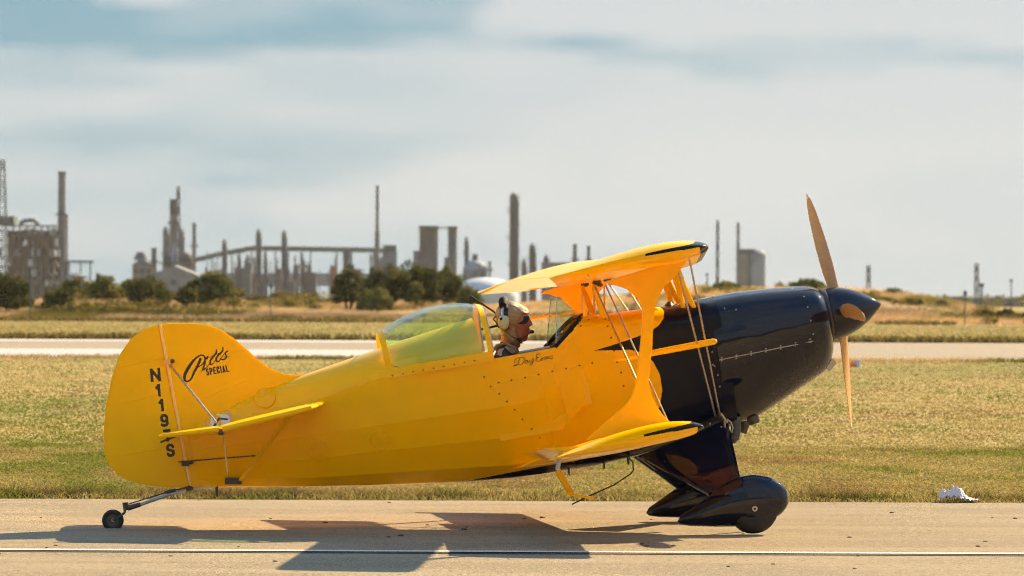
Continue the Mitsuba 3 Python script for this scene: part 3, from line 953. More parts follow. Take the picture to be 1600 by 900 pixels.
# ---- landing gear
def spat_mesh(s):
    """teardrop wheel fairing in the aircraft's level frame."""
    top = [(1060, 815), (1064, 807), (1080, 795), (1100, 781), (1120, 765), (1140, 752), (1160, 744), (1180, 741), (1205, 745), (1222, 755), (1230, 765), (1233, 776), (1233.5, 782)]
    bot = [(1060, 815), (1064, 819.5), (1080, 822), (1100, 822.5), (1120, 823), (1140, 823), (1160, 822.5), (1180, 821), (1205, 813), (1222, 803), (1230, 793), (1233, 787), (1233.5, 783)]
    ty = -.80
    TX = np.array([L(a, b, ty) for a, b in top]).astype(float); BX = np.array([L(a, b, ty) for a, b in bot]).astype(float)
    xs_ = TX[0, 0] + (TX[-1, 0] - TX[0, 0]) * (1 - np.cos(np.linspace(0, np.pi, 40))) / 2
    L0 = TX[-1, 0] - TX[0, 0]
    rings = []
    for x in xs_:
        zt, zb = np.interp(x, TX[:, 0], TX[:, 1]), np.interp(x, BX[:, 0], BX[:, 1])
        e = (x - xs_[0]) / L0
        hw = np.interp(e, [0, .05, .2, .45, .65, .8, .92, .98, 1], [.002, .022, .05, .085, .100, .100, .075, .038, .004])
        a = np.arange(28) / 28 * 2 * np.pi
        c, sn = np.cos(a), np.sin(a)
        y = hw * np.sign(sn) * np.abs(sn) ** .8
        z = (zt + zb) / 2 + (zt - zb) / 2 * np.sign(c) * np.abs(c) ** .85
        rings.append(np.stack([np.full(28, x), s * abs(ty) + y, z], 1))
    return loft(rings)


WC = P3(1178, 794, -.80); WR = float(WC[2]) - .008
for s in (-1, 1):
    lk = obj('landing_gear_leg', world(m3.Manifold.hull_points(np.array([q * [1, -s, 1] + [0, o, 0] for q in (P3(1008, 711, -.27), P3(1137, 655, -.27), P3(1157, 744, -.755), P3(1112, 770, -.755)) for o in (-.012, .012)]
             + [q * [1, -s, 1] + [0, o, 0] for q in (P3(1060, 690, -.27), P3(1108, 672, -.27), P3(1136, 755, -.755)) for o in (-.04, .04)]))), 'paint_navy', B, smooth=30)
    ed = [P3(1006, 713.5, -.275) * [1, -s, 1], P3(1111, 772, -.765) * [1, -s, 1]]
    obj('edge_strip', world(tube(ed, .014, 8)), 'paint_navy', lk)
    wf = obj('wheel_fairing', world(spat_mesh(s)), 'paint_navy', B, smooth=50)
    # lower bulge wrapped round the tyre
    pr = [(.0005, -.085), (.10, -.082), (.138, -.068), (.156, -.045), (.163, 0), (.156, .045), (.138, .068), (.10, .082), (.0005, .085)]
    m = lathe([(r_ * (WR - .006) / .163, h_) for r_, h_ in pr], 48)
    m.apply_transform(trimesh.transformations.rotation_matrix(np.pi / 2, [1, 0, 0])); m.apply_translation(WC * [1, -s, 1])
    wh = obj('wheel', world(m), 'rubber', B, smooth=40)
    m = lathe([(r_ * (WR - .006) / .163 * 1.03, h_ * 1.10) for r_, h_ in pr], 48)
    cut = trimesh.intersections.slice_mesh_plane(m, [0, .95, .3], [0, -.055, 0]) if False else m
    n_ = trimesh.creation.cylinder(.016, .014, sections=20); n_.apply_transform(trimesh.transformations.rotation_matrix(np.pi / 2, [1, 0, 0])); n_.apply_translation(P3(1177, 794, -.80) * [1, -s, 1] + [0, s * .100, 0])
    obj('axle_ring', world(n_), 'steel', wf)
    n_ = trimesh.creation.cylinder(.007, .018, sections=12); n_.apply_transform(trimesh.transformations.rotation_matrix(np.pi / 2, [1, 0, 0])); n_.apply_translation(P3(1177, 794, -.80) * [1, -s, 1] + [0, s * .101, 0])
    obj('axle_hole', world(n_), 'black_trim', wf)

# ---- exhaust and belly details
obj('exhaust_pipe', world(tube([P3(1150, 652, -.14), P3(1151, 672, -.15), P3(1148, 683, -.16), P3(1144, 687, -.17)], [.034, .032, .034, .030], 14)), 'dark_steel', B)
obj('exhaust_pipe', world(tube([P3(1162, 648, .12), P3(1164, 664, .12), P3(1160, 676, .12)], [.034, .032, .03], 14)), 'dark_steel', B)
obj('cowl_outlet', world(tube([P3(1176, 650, -.05), P3(1180, 662, -.05)], [.040, .034], 10)), 'dark_steel', B)
obj('breather_tube', world(tube([P3(1137, 655, -.30), P3(1143, 660, -.30), P3(1146, 668, -.30), P3(1144, 676, -.30)], .005)), 'aluminium', B)
obj('wire_anchor', world(cat(tube([P3(1126, 646, -.37), P3(1136, 660, -.33)], .012), tube([P3(1132, 652, -.35), P3(1134, 676, -.33)], .008))), 'steel', B)
obj('air_scoop', world(tube([P3(1288, 572, -.05), P3(1299, 560, -.05)], [.05, .045], 14)), 'aluminium', B)
obj('vent_tube', world(tube([P3(984, 716, -.12), P3(990, 722, -.13), P3(991, 735, -.14), P3(986, 741, -.14), P3(960, 758, -.14), P3(922, 775, -.14), P3(895, 788, -.14)], .0045)), 'dark_steel', B)
obj('drain_fitting', world(tube([P3(983, 712, -.16), P3(983, 726, -.16)], [.012, .006])), 'dark_steel', B)
for a, b in ((890, 731), (945, 722)):
    obj('drain_fitting', world(tube([P3(a, b, -.1), P3(a, b + 10, -.1)], .006)), 'dark_steel', B)
# aileron spade below the near lower wing
sy_ = -1.75
sk = obj('spade_arm', world(tube([P3(880, 706, sy_), P3(874, 722, sy_), P3(872, 735, sy_)], .014, 8)), 'aluminium', B)
obj('spade_arm', world(tube([P3(872, 735, sy_), P3(894, 771, sy_)], .019, 8, flat=.5)), 'paint_yellow', B)
a_, b_ = P3(882, 770, sy_), P3(926, 778, sy_)
obj('spade_plate', world(m3.Manifold.hull_points(np.array([q + [0, o, h_] for q in (a_, b_) for o in (-.11, .11) for h_ in (-.008, .008)]))), 'paint_yellow', B)
obj('aileron_hinge', world(tube([P3(895, 702, sy_), P3(896, 716, sy_)], .014, 8)), 'aluminium', B)
# step and sight rods on the far strut
obj('sight_rod', world(tube([P3(826, 498, 2.0), P3(905, 487, 2.0)], .008)), 'paint_yellow', B)

# ---- canopy and windscreen
g_top = curve([(588, 523), (596, 515), (610, 505.5), (630, 494), (660, 482), (690, 475.5), (715, 473.5), (735, 474.5), (756, 479)])
g_rail = curve([(600, 593), (760, 566)], -.33)
g_rt = curve([(600, 579), (760, 551)], -.33)
UG0 = uw(*L(598, 552))[0]; UG1 = uw(*L(756, 520))[0]


def canopy_ring(u, grow=0.0, n=29, wfun=None):
    e = (u - UG0) / (UG1 - UG0)
    h = np.interp(e, [0, .3, 1], [.25, .315, .345]) + grow
    wr, wt = float((wfun or g_rt)(u)), float(g_top(u)) + grow
    a = np.linspace(-np.pi / 2, np.pi / 2, n)
    y = h * np.sign(np.sin(a)) * np.abs(np.sin(a)) ** .80
    w = wr + (wt - wr) * np.cos(a) ** .80
    x, z = xz(u, w)
    return np.stack([x, y, z], 1)


gl = loft([canopy_ring(u) for u in np.linspace(UG0, UG1, 22)], caps=False, closed=False)
ck = B + '__canopy'; numbered(ck)
scene[ck] = mikit.ply(world(gl), 'canopy_glass', smooth=True)
labels[ck] = {'label': 'green tinted bubble canopy slid back behind the pilot'}


def bow(u, width, grow, inner=-.004):
    rings = []
    A, Bq = canopy_ring(u - width / 2, grow), canopy_ring(u + width / 2, grow)
    C, D = canopy_ring(u + width / 2, inner), canopy_ring(u - width / 2, inner)
    return loft([np.array([a, b, c, d]) for a, b, c, d in zip(A, Bq, C, D)])


obj('front_frame', world(bow(UG1 - .008, .030, .006)), 'paint_yellow', ck)
obj('front_lip', world(bow(UG1 + .010, .008, .004)), 'aluminium', ck)
obj('rear_frame', world(bow(UG0 + .005, .035, .006)), 'paint_yellow', ck)
for s in (-1, 1):
    rg = []
    for u in np.linspace(UG0 - .02, UG1 + .004, 14):
        e = (u - UG0) / (UG1 - UG0)
        h = np.interp(e, [0, .3, 1], [.25, .315, .345])
        h2 = max(h, HW(u)) + .010
        q = []
        for y, w in ((h + .004, float(g_rt(u)) + .004), (h2, float(g_rail(u))), (h2 - .012, float(g_rail(u))), (h - .010, float(g_rt(u)) + .004)):
            x, z = xz(u, w); q.append([x, s * y, z])
        rg.append(q)
    obj('side_rail', world(loft(rg)), 'paint_yellow', ck)
obj('canopy_stay', world(tube([P3(735, 475, .12), P3(735, 462.5, .12), P3(772, 487, .12), P3(778, 494, .12)], .006)), 'black_trim', B)
obj('shoulder_brace', world(tube([P3(752, 515, .2), P3(785, 507, .2)], .007)), 'black_trim', B)
# windscreen: a curved sheet round the front of the cockpit
rg = []
for t in np.linspace(-1, 1, 29):
    y = .285 * math.sin(t * math.pi / 2)
    fx = math.cos(t * math.pi / 2)
    bx, bz = P3(867 + 47 * fx ** .7, 538 - 46 * fx ** .7, -.2)[[0, 2]]
    tx, tz = P3(869 + 13 * fx, 463 + 5 * fx, -.15)[[0, 2]]
    yt = .19 * math.sin(t * math.pi / 2)
    q = np.linspace(0, 1, 8)
    rg.append(np.c_[bx + (tx - bx) * q, y + (yt - y) * q ** 1.3, bz + (tz - bz) * q])
rg = np.array(rg)
ws = obj('windscreen', world(loft(rg, caps=False, closed=False)), 'clear_glass', B, smooth=True)
for k_ in (0, -1):
    obj('edge_strip', world(tube(rg[k_], .0030, 6)), 'pale_trim', ws)
obj('edge_strip', world(tube(rg[:, -1], .0022, 6)), 'pale_trim', ws)

# ---- lettering and screws
def lettering(polys, place, depth=.002):
    ms = []
    for g in polys:
        for gg in getattr(g, 'geoms', [g]):
            if gg.area < 1e-9: continue
            m = trimesh.creation.extrude_polygon(gg, depth, engine='earcut')
            ms.append(m)
    m = cat(*ms)
    q = m.vertices.copy()
    m.vertices = np.array([place(a, b) + np.array([0, -c, 0]) for a, b, c in q])
    m.invert() if m.volume < 0 else None
    return m


def strokes(lines):
    """pen strokes [(x, y, width), ...] in survey units (y down), smoothed."""
    out = []
    for ln in lines:
        q = np.array(ln, float)
        if len(q) > 2:
            from scipy.interpolate import CubicSpline
            s = np.r_[0, np.cumsum(np.linalg.norm(np.diff(q[:, :2], axis=0), axis=1) + 1e-6)]
            t = np.linspace(0, s[-1], len(q) * 7)
            q = np.c_[CubicSpline(s, q[:, 0])(t), CubicSpline(s, q[:, 1])(t), np.maximum(np.interp(t, s, q[:, 2]), .3)]
        cs = [unary_union([sg.Point(a[0], a[1]).buffer(a[2] / 2, 6), sg.Point(b[0], b[1]).buffer(b[2] / 2, 6)]).convex_hull for a, b in zip(q[:-1], q[1:])]
        out.append(unary_union(cs))
    return unary_union(out).simplify(.08)


FINY = -.0225
fin_place = lambda a, b: P3(a, b, FINY)
# big script P with its long loop, then itts (traced from the tail in tenths)
tenth = lambda lines: [[(240 + x / 10, 530 + y / 10, w / 10) for x, y, w in ln] for ln in lines]
pitts = tenth([
    [(628, 500, 10), (700, 440, 14), (800, 350, 26), (808, 290, 30), (770, 250, 20), (700, 270, 22), (600, 370, 44), (520, 500, 54), (488, 600, 44), (510, 655, 26), (560, 650, 24), (620, 560, 34), (680, 440, 40), (735, 310, 40)],
    [(735, 490, 8), (800, 400, 12), (815, 350, 22), (790, 430, 28), (775, 480, 28), (830, 440, 14), (880, 370, 14)],
    [(835, 300, 34), (850, 278, 34)],
    [(985, 165, 22), (940, 270, 28), (890, 370, 30), (900, 395, 24), (950, 360, 12), (990, 310, 12)],
    [(1085, 135, 22), (1040, 230, 28), (985, 330, 30), (1000, 350, 24), (1050, 310, 12), (1120, 220, 12), (1165, 183, 18)],
    [(1165, 183, 16), (1130, 240, 22), (1140, 275, 26), (1100, 318, 24), (1050, 300, 20)],
    [(880, 285, 10), (1000, 230, 12), (1075, 205, 9)],
    [(1110, 280, 10), (1195, 268, 6)]])
obj('script_lettering', world(lettering([strokes(pitts)], fin_place)), 'decal_black', B, smooth=False, label='black script word on the tail fin')


def word(text, height, xscale, place, bold=True):
    m = meshkit.text_mesh(text, height, .002, bold)
    q = m.vertices.copy()
    m.vertices = np.array([place(a * xscale, b) + np.array([0, -c, 0]) for a, b, c in q])
    if m.volume < 0: m.invert()
    return m


def word_px(text, x0, y0, x1, y1, hpx, surf):
    """a word whose baseline runs from (x0, y0) to (x1, y1)."""
    t = meshkit.text_mesh(text, 1.0, .002, True)
    wd = t.vertices[:, 0].max()
    d = np.array([x1 - x0, y1 - y0]); n = np.array([d[1], -d[0]]) / np.linalg.norm(d) * hpx
    return word(text, 1.0, 1.0, lambda a, b: surf(x0 + d[0] * a / wd + n[0] * b, y0 + d[1] * a / wd + n[1] * b))


GLYPH = {'N': [[(0, 0), (0, 1)], [(0, 1), (1, 0)], [(1, 0), (1, 1)]], '1': [[(.75, 0), (.75, 1)], [(.75, 1), (.05, .74)]], '9': [[(0, .08), (.3, 0), (.75, 0), (1, .16), (1, .84), (.75, 1), (.25, 1), (0, .84), (0, .55), (.25, .42), (.75, .42), (1, .55)]],
         'T': [[(.5, 0), (.5, 1)], [(-.05, 1), (1.05, 1)]], 'S': [[(0, .16), (.25, 0), (.75, 0), (1, .14), (1, .40), (0, .62), (0, .86), (.25, 1), (.75, 1), (1, .84)]], 'P': [[(0, 0), (0, 1), (.75, 1), (1, .85), (1, .6), (.75, .45), (0, .45)]],
         'E': [[(1, 0), (0, 0), (0, 1), (1, 1)], [(0, .5), (.8, .5)]], 'C': [[(1, .25), (.95, .1), (.7, 0), (.3, 0), (0, .15), (0, .85), (.3, 1), (.7, 1), (.95, .9), (1, .75)]], 'I': [[(.5, 0), (.5, 1)]], 'A': [[(0, 0), (.5, 1), (1, 0)], [(.2, .3), (.8, .3)]], 'L': [[(0, 1), (0, 0), (1, 0)]]}


def glyph(ch, w, h, t):
    """condensed block capital of stroke t in a box w x h."""
    return unary_union([sg.LineString([(t / 2 + a * (w - t), t / 2 + b * (h - t)) for a, b in ln]).buffer(t / 2, cap_style='square', join_style='round') for ln in GLYPH[ch]]).intersection(sg.box(-.0, 0, w, h))


def block_px(text, x0, y0, x1, y1, hpx, t, surf, adv=None):
    """condensed capitals whose baseline runs from (x0, y0) to (x1, y1)."""
    wd = math.hypot(x1 - x0, y1 - y0)
    wts = [.45 if c == 'I' else 1.0 for c in text]
    unit = wd / (sum(wts) + .22 * (len(text) - 1))
    d = np.array([x1 - x0, y1 - y0]) / wd; n = np.array([d[1], -d[0]])
    gs, at = [], 0.0
    for c, k_ in zip(text, wts):
        gs.append(shapely.affinity.translate(glyph(c, unit * k_, hpx, t), at, 0)); at += unit * (k_ + .22)
    return lettering(gs, lambda a, b: surf(x0 + d[0] * a + n[0] * b, y0 + d[1] * a + n[1] * b))


import shapely.affinity
obj('block_lettering', world(block_px('SPECIAL', 323.5, 587.0, 358.8, 580.8, 11.4, 2.1, fin_place)), 'decal_black', B, smooth=False, label='small black block word under the script on the tail fin')
rud_place = lambda a, b: P3(a, b, -.0205)
for ch, x0, x1, yb, h in (('N', 236.5, 252.5, 597, 21), ('1', 245.5, 253, 619.5, 19.5), ('1', 250.5, 258, 642.5, 19.5), ('9', 252.5, 265, 667.5, 20), ('T', 257.5, 269, 690.5, 19.5), ('S', 262, 275, 714.5, 20.5)):
    k_ = block_px(ch, x0 + (1.5 if ch == 'I' else 0), yb, x1, yb - (x1 - x0) * .10, h, 4.4, rud_place) if ch != '1' else lettering([glyph('1', 9, h, 4.2)], lambda a, b: rud_place(x0 + a - 1 - b * .10, yb - b))
    obj('registration_letter', world(k_), 'decal_black', rud, smooth=False, label=f'black registration character {ch} on the rudder')
# the pilot's name in script under the cockpit (tenths of the close survey)
K = 160 / 1029
sv = lambda lines: [[(740 + x * K, 440 + y * K, max(w * K, .62)) for x, y, w in ln] for ln in lines]
name = sv([
    [(470, 770, 7), (455, 810, 9), (430, 842, 8), (405, 848, 5), (425, 835, 5), (470, 838, 6), (510, 800, 8), (510, 768, 7), (470, 762, 6), (420, 785, 6), (412, 808, 5), (430, 812, 4)],
    [(540, 790, 6), (522, 805, 7), (524, 822, 6), (540, 815, 6), (545, 795, 6), (536, 792, 4)],
    [(556, 788, 6), (548, 812, 6), (558, 814, 5), (572, 790, 6), (568, 810, 6), (578, 806, 4)],
    [(604, 778, 5), (588, 784, 6), (584, 800, 6), (598, 798, 5), (606, 778, 5), (598, 815, 6), (582, 836, 6), (570, 838, 4), (580, 822, 4), (610, 796, 4)],
    [(672, 730, 6), (650, 728, 6), (632, 745, 7), (645, 760, 6), (660, 758, 4), (636, 772, 7), (630, 792, 7), (650, 800, 7), (680, 780, 5)],
    [(684, 762, 5), (690, 790, 6), (706, 762, 5), (712, 760, 4)],
    [(738, 756, 5), (722, 762, 6), (718, 780, 6), (732, 776, 5), (742, 756, 5), (738, 774, 6), (748, 772, 4)],
    [(752, 754, 5), (748, 774, 6), (754, 760, 4), (768, 752, 5), (764, 772, 6), (774, 768, 4)],
    [(800, 742, 4), (786, 752, 5), (796, 764, 6), (786, 776, 6), (774, 770, 4)]])
obj('pilot_name_lettering', world(lettering([strokes(name)], lambda a, b: on_side(a, b, .0015))), 'decal_black', B, smooth=False, label='black script name below the cockpit edge')


def dots(pts, r, material, fn, name='screw'):
    ms = []
    for a, b in pts:
        p = fn(a, b)
        m = trimesh.creation.icosphere(1, r); m.apply_scale([1, .55, 1]); m.apply_translation(p)
        ms.append(m)
    k = obj(name, world(cat(*ms)), material, B, smooth=True)
    labels[k] = {'kind': 'stuff'}


def along(a, b, n):
    return [(a[0] + (b[0] - a[0]) * t, a[1] + (b[1] - a[1]) * t) for t in np.linspace(0, 1, n)]


side = lambda a, b: on_side(a, b, .001)
dots([(757, 589), (767, 604), (781, 615), (793, 627), (805, 640), (817, 655), (832, 670), (844, 684), (780, 598), (800, 594), (821, 590), (842, 585), (864, 580), (885, 576), (906, 571), (926, 567)] +
     [(871, 537), (880, 528), (889, 519), (899, 510), (876, 522), (920, 500), (946, 499), (950, 510), (955, 528), (960, 548), (965, 566), (971, 582), (975, 603), (900, 504), (942, 494), (932, 497), (486, 701), (510, 701), (582, 690), (609, 688)], .0060, 'screw_dark', side)
dots(along((614, 587), (742, 563.5), 9), .005, 'screw_dark', lambda a, b: np.array([*P3(a, b, -.352)]))
cs = lambda a, b: cowl_side(a, b, .001)
dots([(1098, 486), (1101, 497), (1106, 514), (1113, 550), (1122, 586), (1125, 604), (1128, 620), (1134, 627), (1131, 636), (1132, 482), (1150, 484), (1256, 464), (1262, 480), (1267, 501), (1271, 522), (1275, 549), (1277, 573), (1114, 570), (1117, 572), (1113, 638)] +
     [(1128 + 23 * i, y + d) for i, y in enumerate((561, 557, 552, 547, 542.5, 537.5, 532)) for d in (-2.0, 2.6)] + along((1090, 466.0), (1262, 449), 8), .0058, 'screw_head', cs)
dots(along((1030, 676), (1137, 658), 5) + along((1032, 681), (1128, 667), 4), .0062, 'screw_head', lambda a, b: P3(a, b, -.335 - .0 * (b > 670)))
dots([(a, b) for a, b in along((1012, 714), (1100, 765), 8)], .0062, 'screw_head', lambda a, b: P3(a + 4, b, -.30 - .45 * (a - 1012) / 95))
# cowling seam and side panel edge: narrow raised beads
obj('cowl_hinge', world(tube([cowl_side(a, b, -.001) for a, b in along((1124, 562.5), (1270, 533), 16)], .0042, 6)), 'screw_head', B)
obj('cowl_seam', world(tube([cowl_side(a, b, -.001) for a, b in along((1098, 470), (1136, 655), 18)], .0026, 6)), 'paint_navy', B)
obj('cowl_seam', world(tube([cowl_side(a, b, -.001) for a, b in ((1253, 452), (1258, 466), (1264, 484), (1268, 505), (1272, 530), (1275, 552), (1277, 575), (1276, 585))], .0026, 6)), 'paint_navy', B)
obj('panel_edge', world(tube([on_side(a, b, .0002) for a, b in [(757, 590), (762, 600)] + along((767, 604), (846, 686), 16)], .0024, 6)), 'paint_yellow', B)
obj('panel_edge', world(tube([on_side(a, b, .0002) for a, b in along((762, 603), (926, 568), 16)], .0018, 6)), 'paint_yellow', B)

# ------------------------------------------------------------------ THE PILOT
mat('skin', base_color=proc(lambda p, n, uv: mix((0.357, 0.145, 0.089), (0.281, 0.098, 0.060), fbm(p.x * 50, p.y * 50, p.z * 50))), roughness=.45, specular=.4)
mat('leather', base_color=proc(lambda p, n, uv: mix((.33, .225, .115), (.22, .145, .07), fbm(p.x * 45, p.y * 45, p.z * 90))), roughness=.6)
mat('shirt_cloth', base_color=proc(lambda p, n, uv: mix((.018, .016, .016), (.035, .031, .030), fbm(p.x * 60, p.y * 60, p.z * 60))), roughness=.85)
mat('pale_cloth', base_color=rgb(.33, .33, .36), roughness=.8)
mat('strap_cloth', base_color=rgb(.20, .17, .10), roughness=.8)
mat('cup_shell', base_color=rgb(.42, .43, .24), roughness=.35)
mat('lens', base_color=rgb(.008, .010, .013), roughness=.14, specular=.25)
PY = -.02


def smooth_body(man, edge, it=12):
    m = tri(man.refine_to_length(edge))
    m.merge_vertices()
    trimesh.smoothing.filter_taubin(m, iterations=it)
    return m


def H(a, b, y=0.0):
    return P3(a, b, PY + y)


def head_shape(g=0.0):
    S = lambda p, r: m3.Manifold.sphere(r + g, 28).translate(tuple(p))
    cran = m3.Manifold.batch_hull([S(H(797, 494, o), .082) for o in (-.008, .008)] + [S(H(806, 497, o), .078) for o in (-.006, .006)])
    face = m3.Manifold.batch_hull([S(H(808, 500, o), .062) for o in (-.012, .012)] + [S(H(811, 525, o), .032) for o in (-.020, .020)] + [S(H(819, 528), .022), S(H(815, 509), .050)])
    jaw = m3.Manifold.batch_hull([S(H(798, 512, o), .052) for o in (-.014, .014)] + [S(H(802, 523, o), .036) for o in (-.030, .030)] + [S(H(817, 528), .024)])
    return cran + face + jaw


neck = hull_chain([H(799, 522), H(795, 545), H(792, 565)], [.055, .060, .075], 20)
nose = m3.Manifold.batch_hull([m3.Manifold.sphere(r, 14).translate(tuple(H(a, b, o))) for a, b, o, r in ((825, 496, 0, .008), (830, 506.5, 0, .0095), (826, 509, -.012, .008), (826, 509, .012, .008), (822, 500, 0, .012))])
lips = hull_chain([H(823.5, 515.5, -.018), H(827, 515, 0), H(823.5, 515.5, .018)], [.007, .009, .007], 12) + hull_chain([H(823, 519.5, -.016), H(826.5, 519.5, 0), H(823, 519.5, .016)], [.007, .009, .007], 12)
ears = m3.Manifold.batch_hull([m3.Manifold.sphere(.012, 12).translate(tuple(H(a, b, -.080))) for a, b in ((796, 505), (793, 498), (797, 512))]) + m3.Manifold.batch_hull([m3.Manifold.sphere(.012, 12).translate(tuple(H(a, b, .080))) for a, b in ((796, 505), (793, 498), (797, 512))])
trunk = m3.Manifold.batch_hull([m3.Manifold.sphere(r, 20).translate(tuple(H(a, b, o))) for a, b, o, r in ((789, 570, -.12, .07), (789, 570, .12, .07), (795, 600, -.09, .10), (795, 600, .09, .10), (790, 560, 0, .07))]) + \
    m3.Manifold.batch_hull([m3.Manifold.sphere(r, 20).translate(tuple(H(a, b, o))) for a, b, o, r in ((795, 600, -.09, .10), (795, 600, .09, .10), (790, 668, -.08, .11), (790, 668, .08, .11))])


def limbs(sd):
    arm = hull_chain([H(788, 569, sd * .185), H(806, 622, sd * .225), H(850, 640, sd * .10)], [.052, .040, .028], 16)
    leg = hull_chain([H(792, 672, sd * .09), H(880, 640, sd * .13), H(960, 668, sd * .10)], [.085, .060, .045], 16) + hull_chain([H(960, 668, sd * .10), H(985, 660, sd * .10)], [.042, .030], 12)
    palm = hull_chain([H(850, 640, sd * .10), H(866, 636, sd * .065)], [.028, .030], 14)
    fing = None
    for i, (off, ln) in enumerate(((-.020, .9), (-.007, 1.0), (.007, .95), (.020, .75))):
        b0 = H(868, 636 - off * 255, sd * .060)
        f_ = hull_chain([b0, b0 + [.034 * ln, -sd * .012, 0], b0 + [.042 * ln, -sd * .040 * ln, 0], b0 + [.020, -sd * .055 * ln, 0]], [.0095, .009, .0085, .008], 10)
        fing = f_ if fing is None else fing + f_
    th = hull_chain([H(856, 630, sd * .075), H(866, 624, sd * .045), H(874, 624, sd * .025)], [.012, .010, .009], 10)
    return arm + leg + palm + fing + th


skin = head_shape() + neck + nose + lips + ears + trunk + limbs(-1) + limbs(1)
PE = thing('person', 'pilot in tan flying helmet, headset and sunglasses sitting in the open cockpit', 'person')
scene[PE] = mikit.ply(world(smooth_body(skin, .0055, 6)), 'skin', smooth=True)
# leather helmet: the head grown a little, cut open round the face
hel = head_shape(.011) + m3.Manifold.batch_hull([m3.Manifold.sphere(.030, 14).translate(tuple(H(a, b, o))) for a, b, o in ((800, 530, -.055), (800, 530, .055), (806, 538, 0), (792, 520, -.05), (792, 520, .05))])
cut = []
for a, b in ((846, 489), (816, 490), (808, 503), (806, 518), (810, 528), (818, 537), (846, 541)):
    for o in (-.3, .3):
        cut.append(H(a, b, o))
hel = hel - m3.Manifold.hull_points(np.array(cut[:8] + cut[12:])) - m3.Manifold.hull_points(np.array([cut[i] for i in (4, 5, 6, 7, 8, 9, 10, 11, 12, 13)]))
hm = smooth_body(hel, .010, 6)
hv = hm.vertices
hm.vertices = hv + (meshkit.fbm(hv * [38, 38, 60], 3)[:, None] - .5) * .012 * (hv - H(803, 505)) / .1
obj('flying_helmet', world(hm), 'leather', PE, smooth=True, label='tan leather flying helmet')
for sd in (-1, 1):
    obj('helmet_edge', world(tube([H(824, 488, sd * .030), H(816, 491, sd * .070), H(809.5, 500, sd * .0865), H(807, 510, sd * .083), H(807.5, 519, sd * .072), H(811, 528, sd * .056)], .0042, 6)), 'strap_cloth', PE)
obj('chin_strap', world(tube([H(806, 526, -.062), H(812, 532.5, -.045), H(815, 535, 0), H(812, 532.5, .045), H(806, 526, .062)], .008, 8)), 'shirt_cloth', PE)
# sunglasses: two wrapped lenses with arms
gp = []
for o in np.linspace(-.068, .068, 15):
    fx = 826 - 10.5 * abs(o / .068) ** 2.4 - 6 * (abs(o / .068) > .93)
    nb = 1 - .45 * math.exp(-(o / .010) ** 2)
    t_, b_ = H(fx, 500.3 - 5.2 * nb, o), H(fx - 1.5, 500.3 + 5.6 * nb, o)
    gp.append([t_, b_, b_ + [-.004, 0, 0], t_ + [-.004, 0, 0]])
sg_k = obj('sunglasses', world(loft(gp)), 'lens', PE, smooth=40)
for sd in (-1, 1):
    v = [H(a, b, sd * (.070 + .004 * q)) for a, b, q in ((806.5, 494.8, .6), (826, 493.8, -2.5), (827.5, 496.5, -3), (825.5, 502.5, -2), (819, 506.5, -.2), (811, 506, .6), (807, 502.5, .9))]
    lens = m3.Manifold.hull_points(np.array(v + [q + [0, sd * .004, 0] for q in v]))
    obj('lens', world(lens), 'lens', sg_k)
    obj('glasses_arm', world(tube([H(808, 497, sd * .076), H(795, 499, sd * .088)], .0035)), 'black_trim', sg_k)
# headset
HS = PE + '__headset'; numbered(HS)
bandp = []
for t in np.linspace(-1, 1, 21):
    a = t * math.pi / 2
    c_ = H(786 + 2 * math.cos(a), 499, 0)
    bandp.append(c_ + [0, .108 * math.sin(a), .104 * math.cos(a) ** .9])
scene[HS] = mikit.ply(world(tube(bandp, [.010] * 21, 8, flat=1.9)), 'black_trim', smooth=40)
labels[HS] = {'label': 'aviation headset with pale green ear cups'}
pad = [H(787 - 2.5, 474, o) for o in (-.055, -.03, 0, .03, .055)]
obj('head_pad', world(tube([H(786, 478, -.072), H(786.5, 472.5, -.04), H(787, 471, 0), H(786.5, 472.5, .04), H(786, 478, .072)], [.024, .030, .032, .030, .024], 12)), 'black_trim', HS)
for sd in (-1, 1):
    cup = lathe([(.0002, .030), (.020, .029), (.030, .023), (.036, .010), (.037, -.006), (.030, -.014), (.0002, -.014)], 28)
    q = cup.vertices.copy()
    cup.vertices = H(787, 504, sd * .098) + np.stack([q[:, 0] * .98 + q[:, 1] * .12, sd * q[:, 2], q[:, 1] * 1.36 - q[:, 0] * .10], 1)
    if cup.volume < 0: cup.invert()
    ck_ = obj('ear_cup', world(cup), 'cup_shell', HS, smooth=40)
    sl = tube([H(787, 504, sd * .089), H(787.5, 504, sd * .080)], [.040, .036], 20); sl_v = sl.vertices; c0 = H(787, 504, 0)
    sl.vertices = np.stack([sl_v[:, 0], sl_v[:, 1], c0[2] + (sl_v[:, 2] - c0[2]) * 1.3], 1)
    obj('ear_seal', world(sl), 'black_trim', ck_)
    kb = trimesh.creation.icosphere(2, .009); kb.apply_translation(H(783, 498, sd * .128)); obj('volume_knob', world(kb), 'black_trim', ck_)
    yk = obj('yoke', world(tube([H(786, 482, sd * .088), H(785, 492, sd * .112), H(785.5, 497, sd * .124)], [.010, .008, .006])), 'aluminium', HS)
obj('mic_boom', world(tube([H(789, 514, -.112), H(799, 526, -.094), H(814, 530, -.064), H(829, 521, -.040)], .0020)), 'black_trim', HS)
mb = trimesh.creation.icosphere(2, .0115); mb.apply_scale([1.2, 1, 1]); mb.apply_translation(H(831.5, 518.5, -.036)); obj('microphone', world(mb), 'black_trim', HS, label='dark foam microphone at the mouth')
obj('headset_cable', world(tube([H(780, 512, -.115), H(775, 503, -.09), H(771, 499, -.05), H(776, 492, -.03), H(778, 483, -.03)], .004)), 'black_trim', HS)
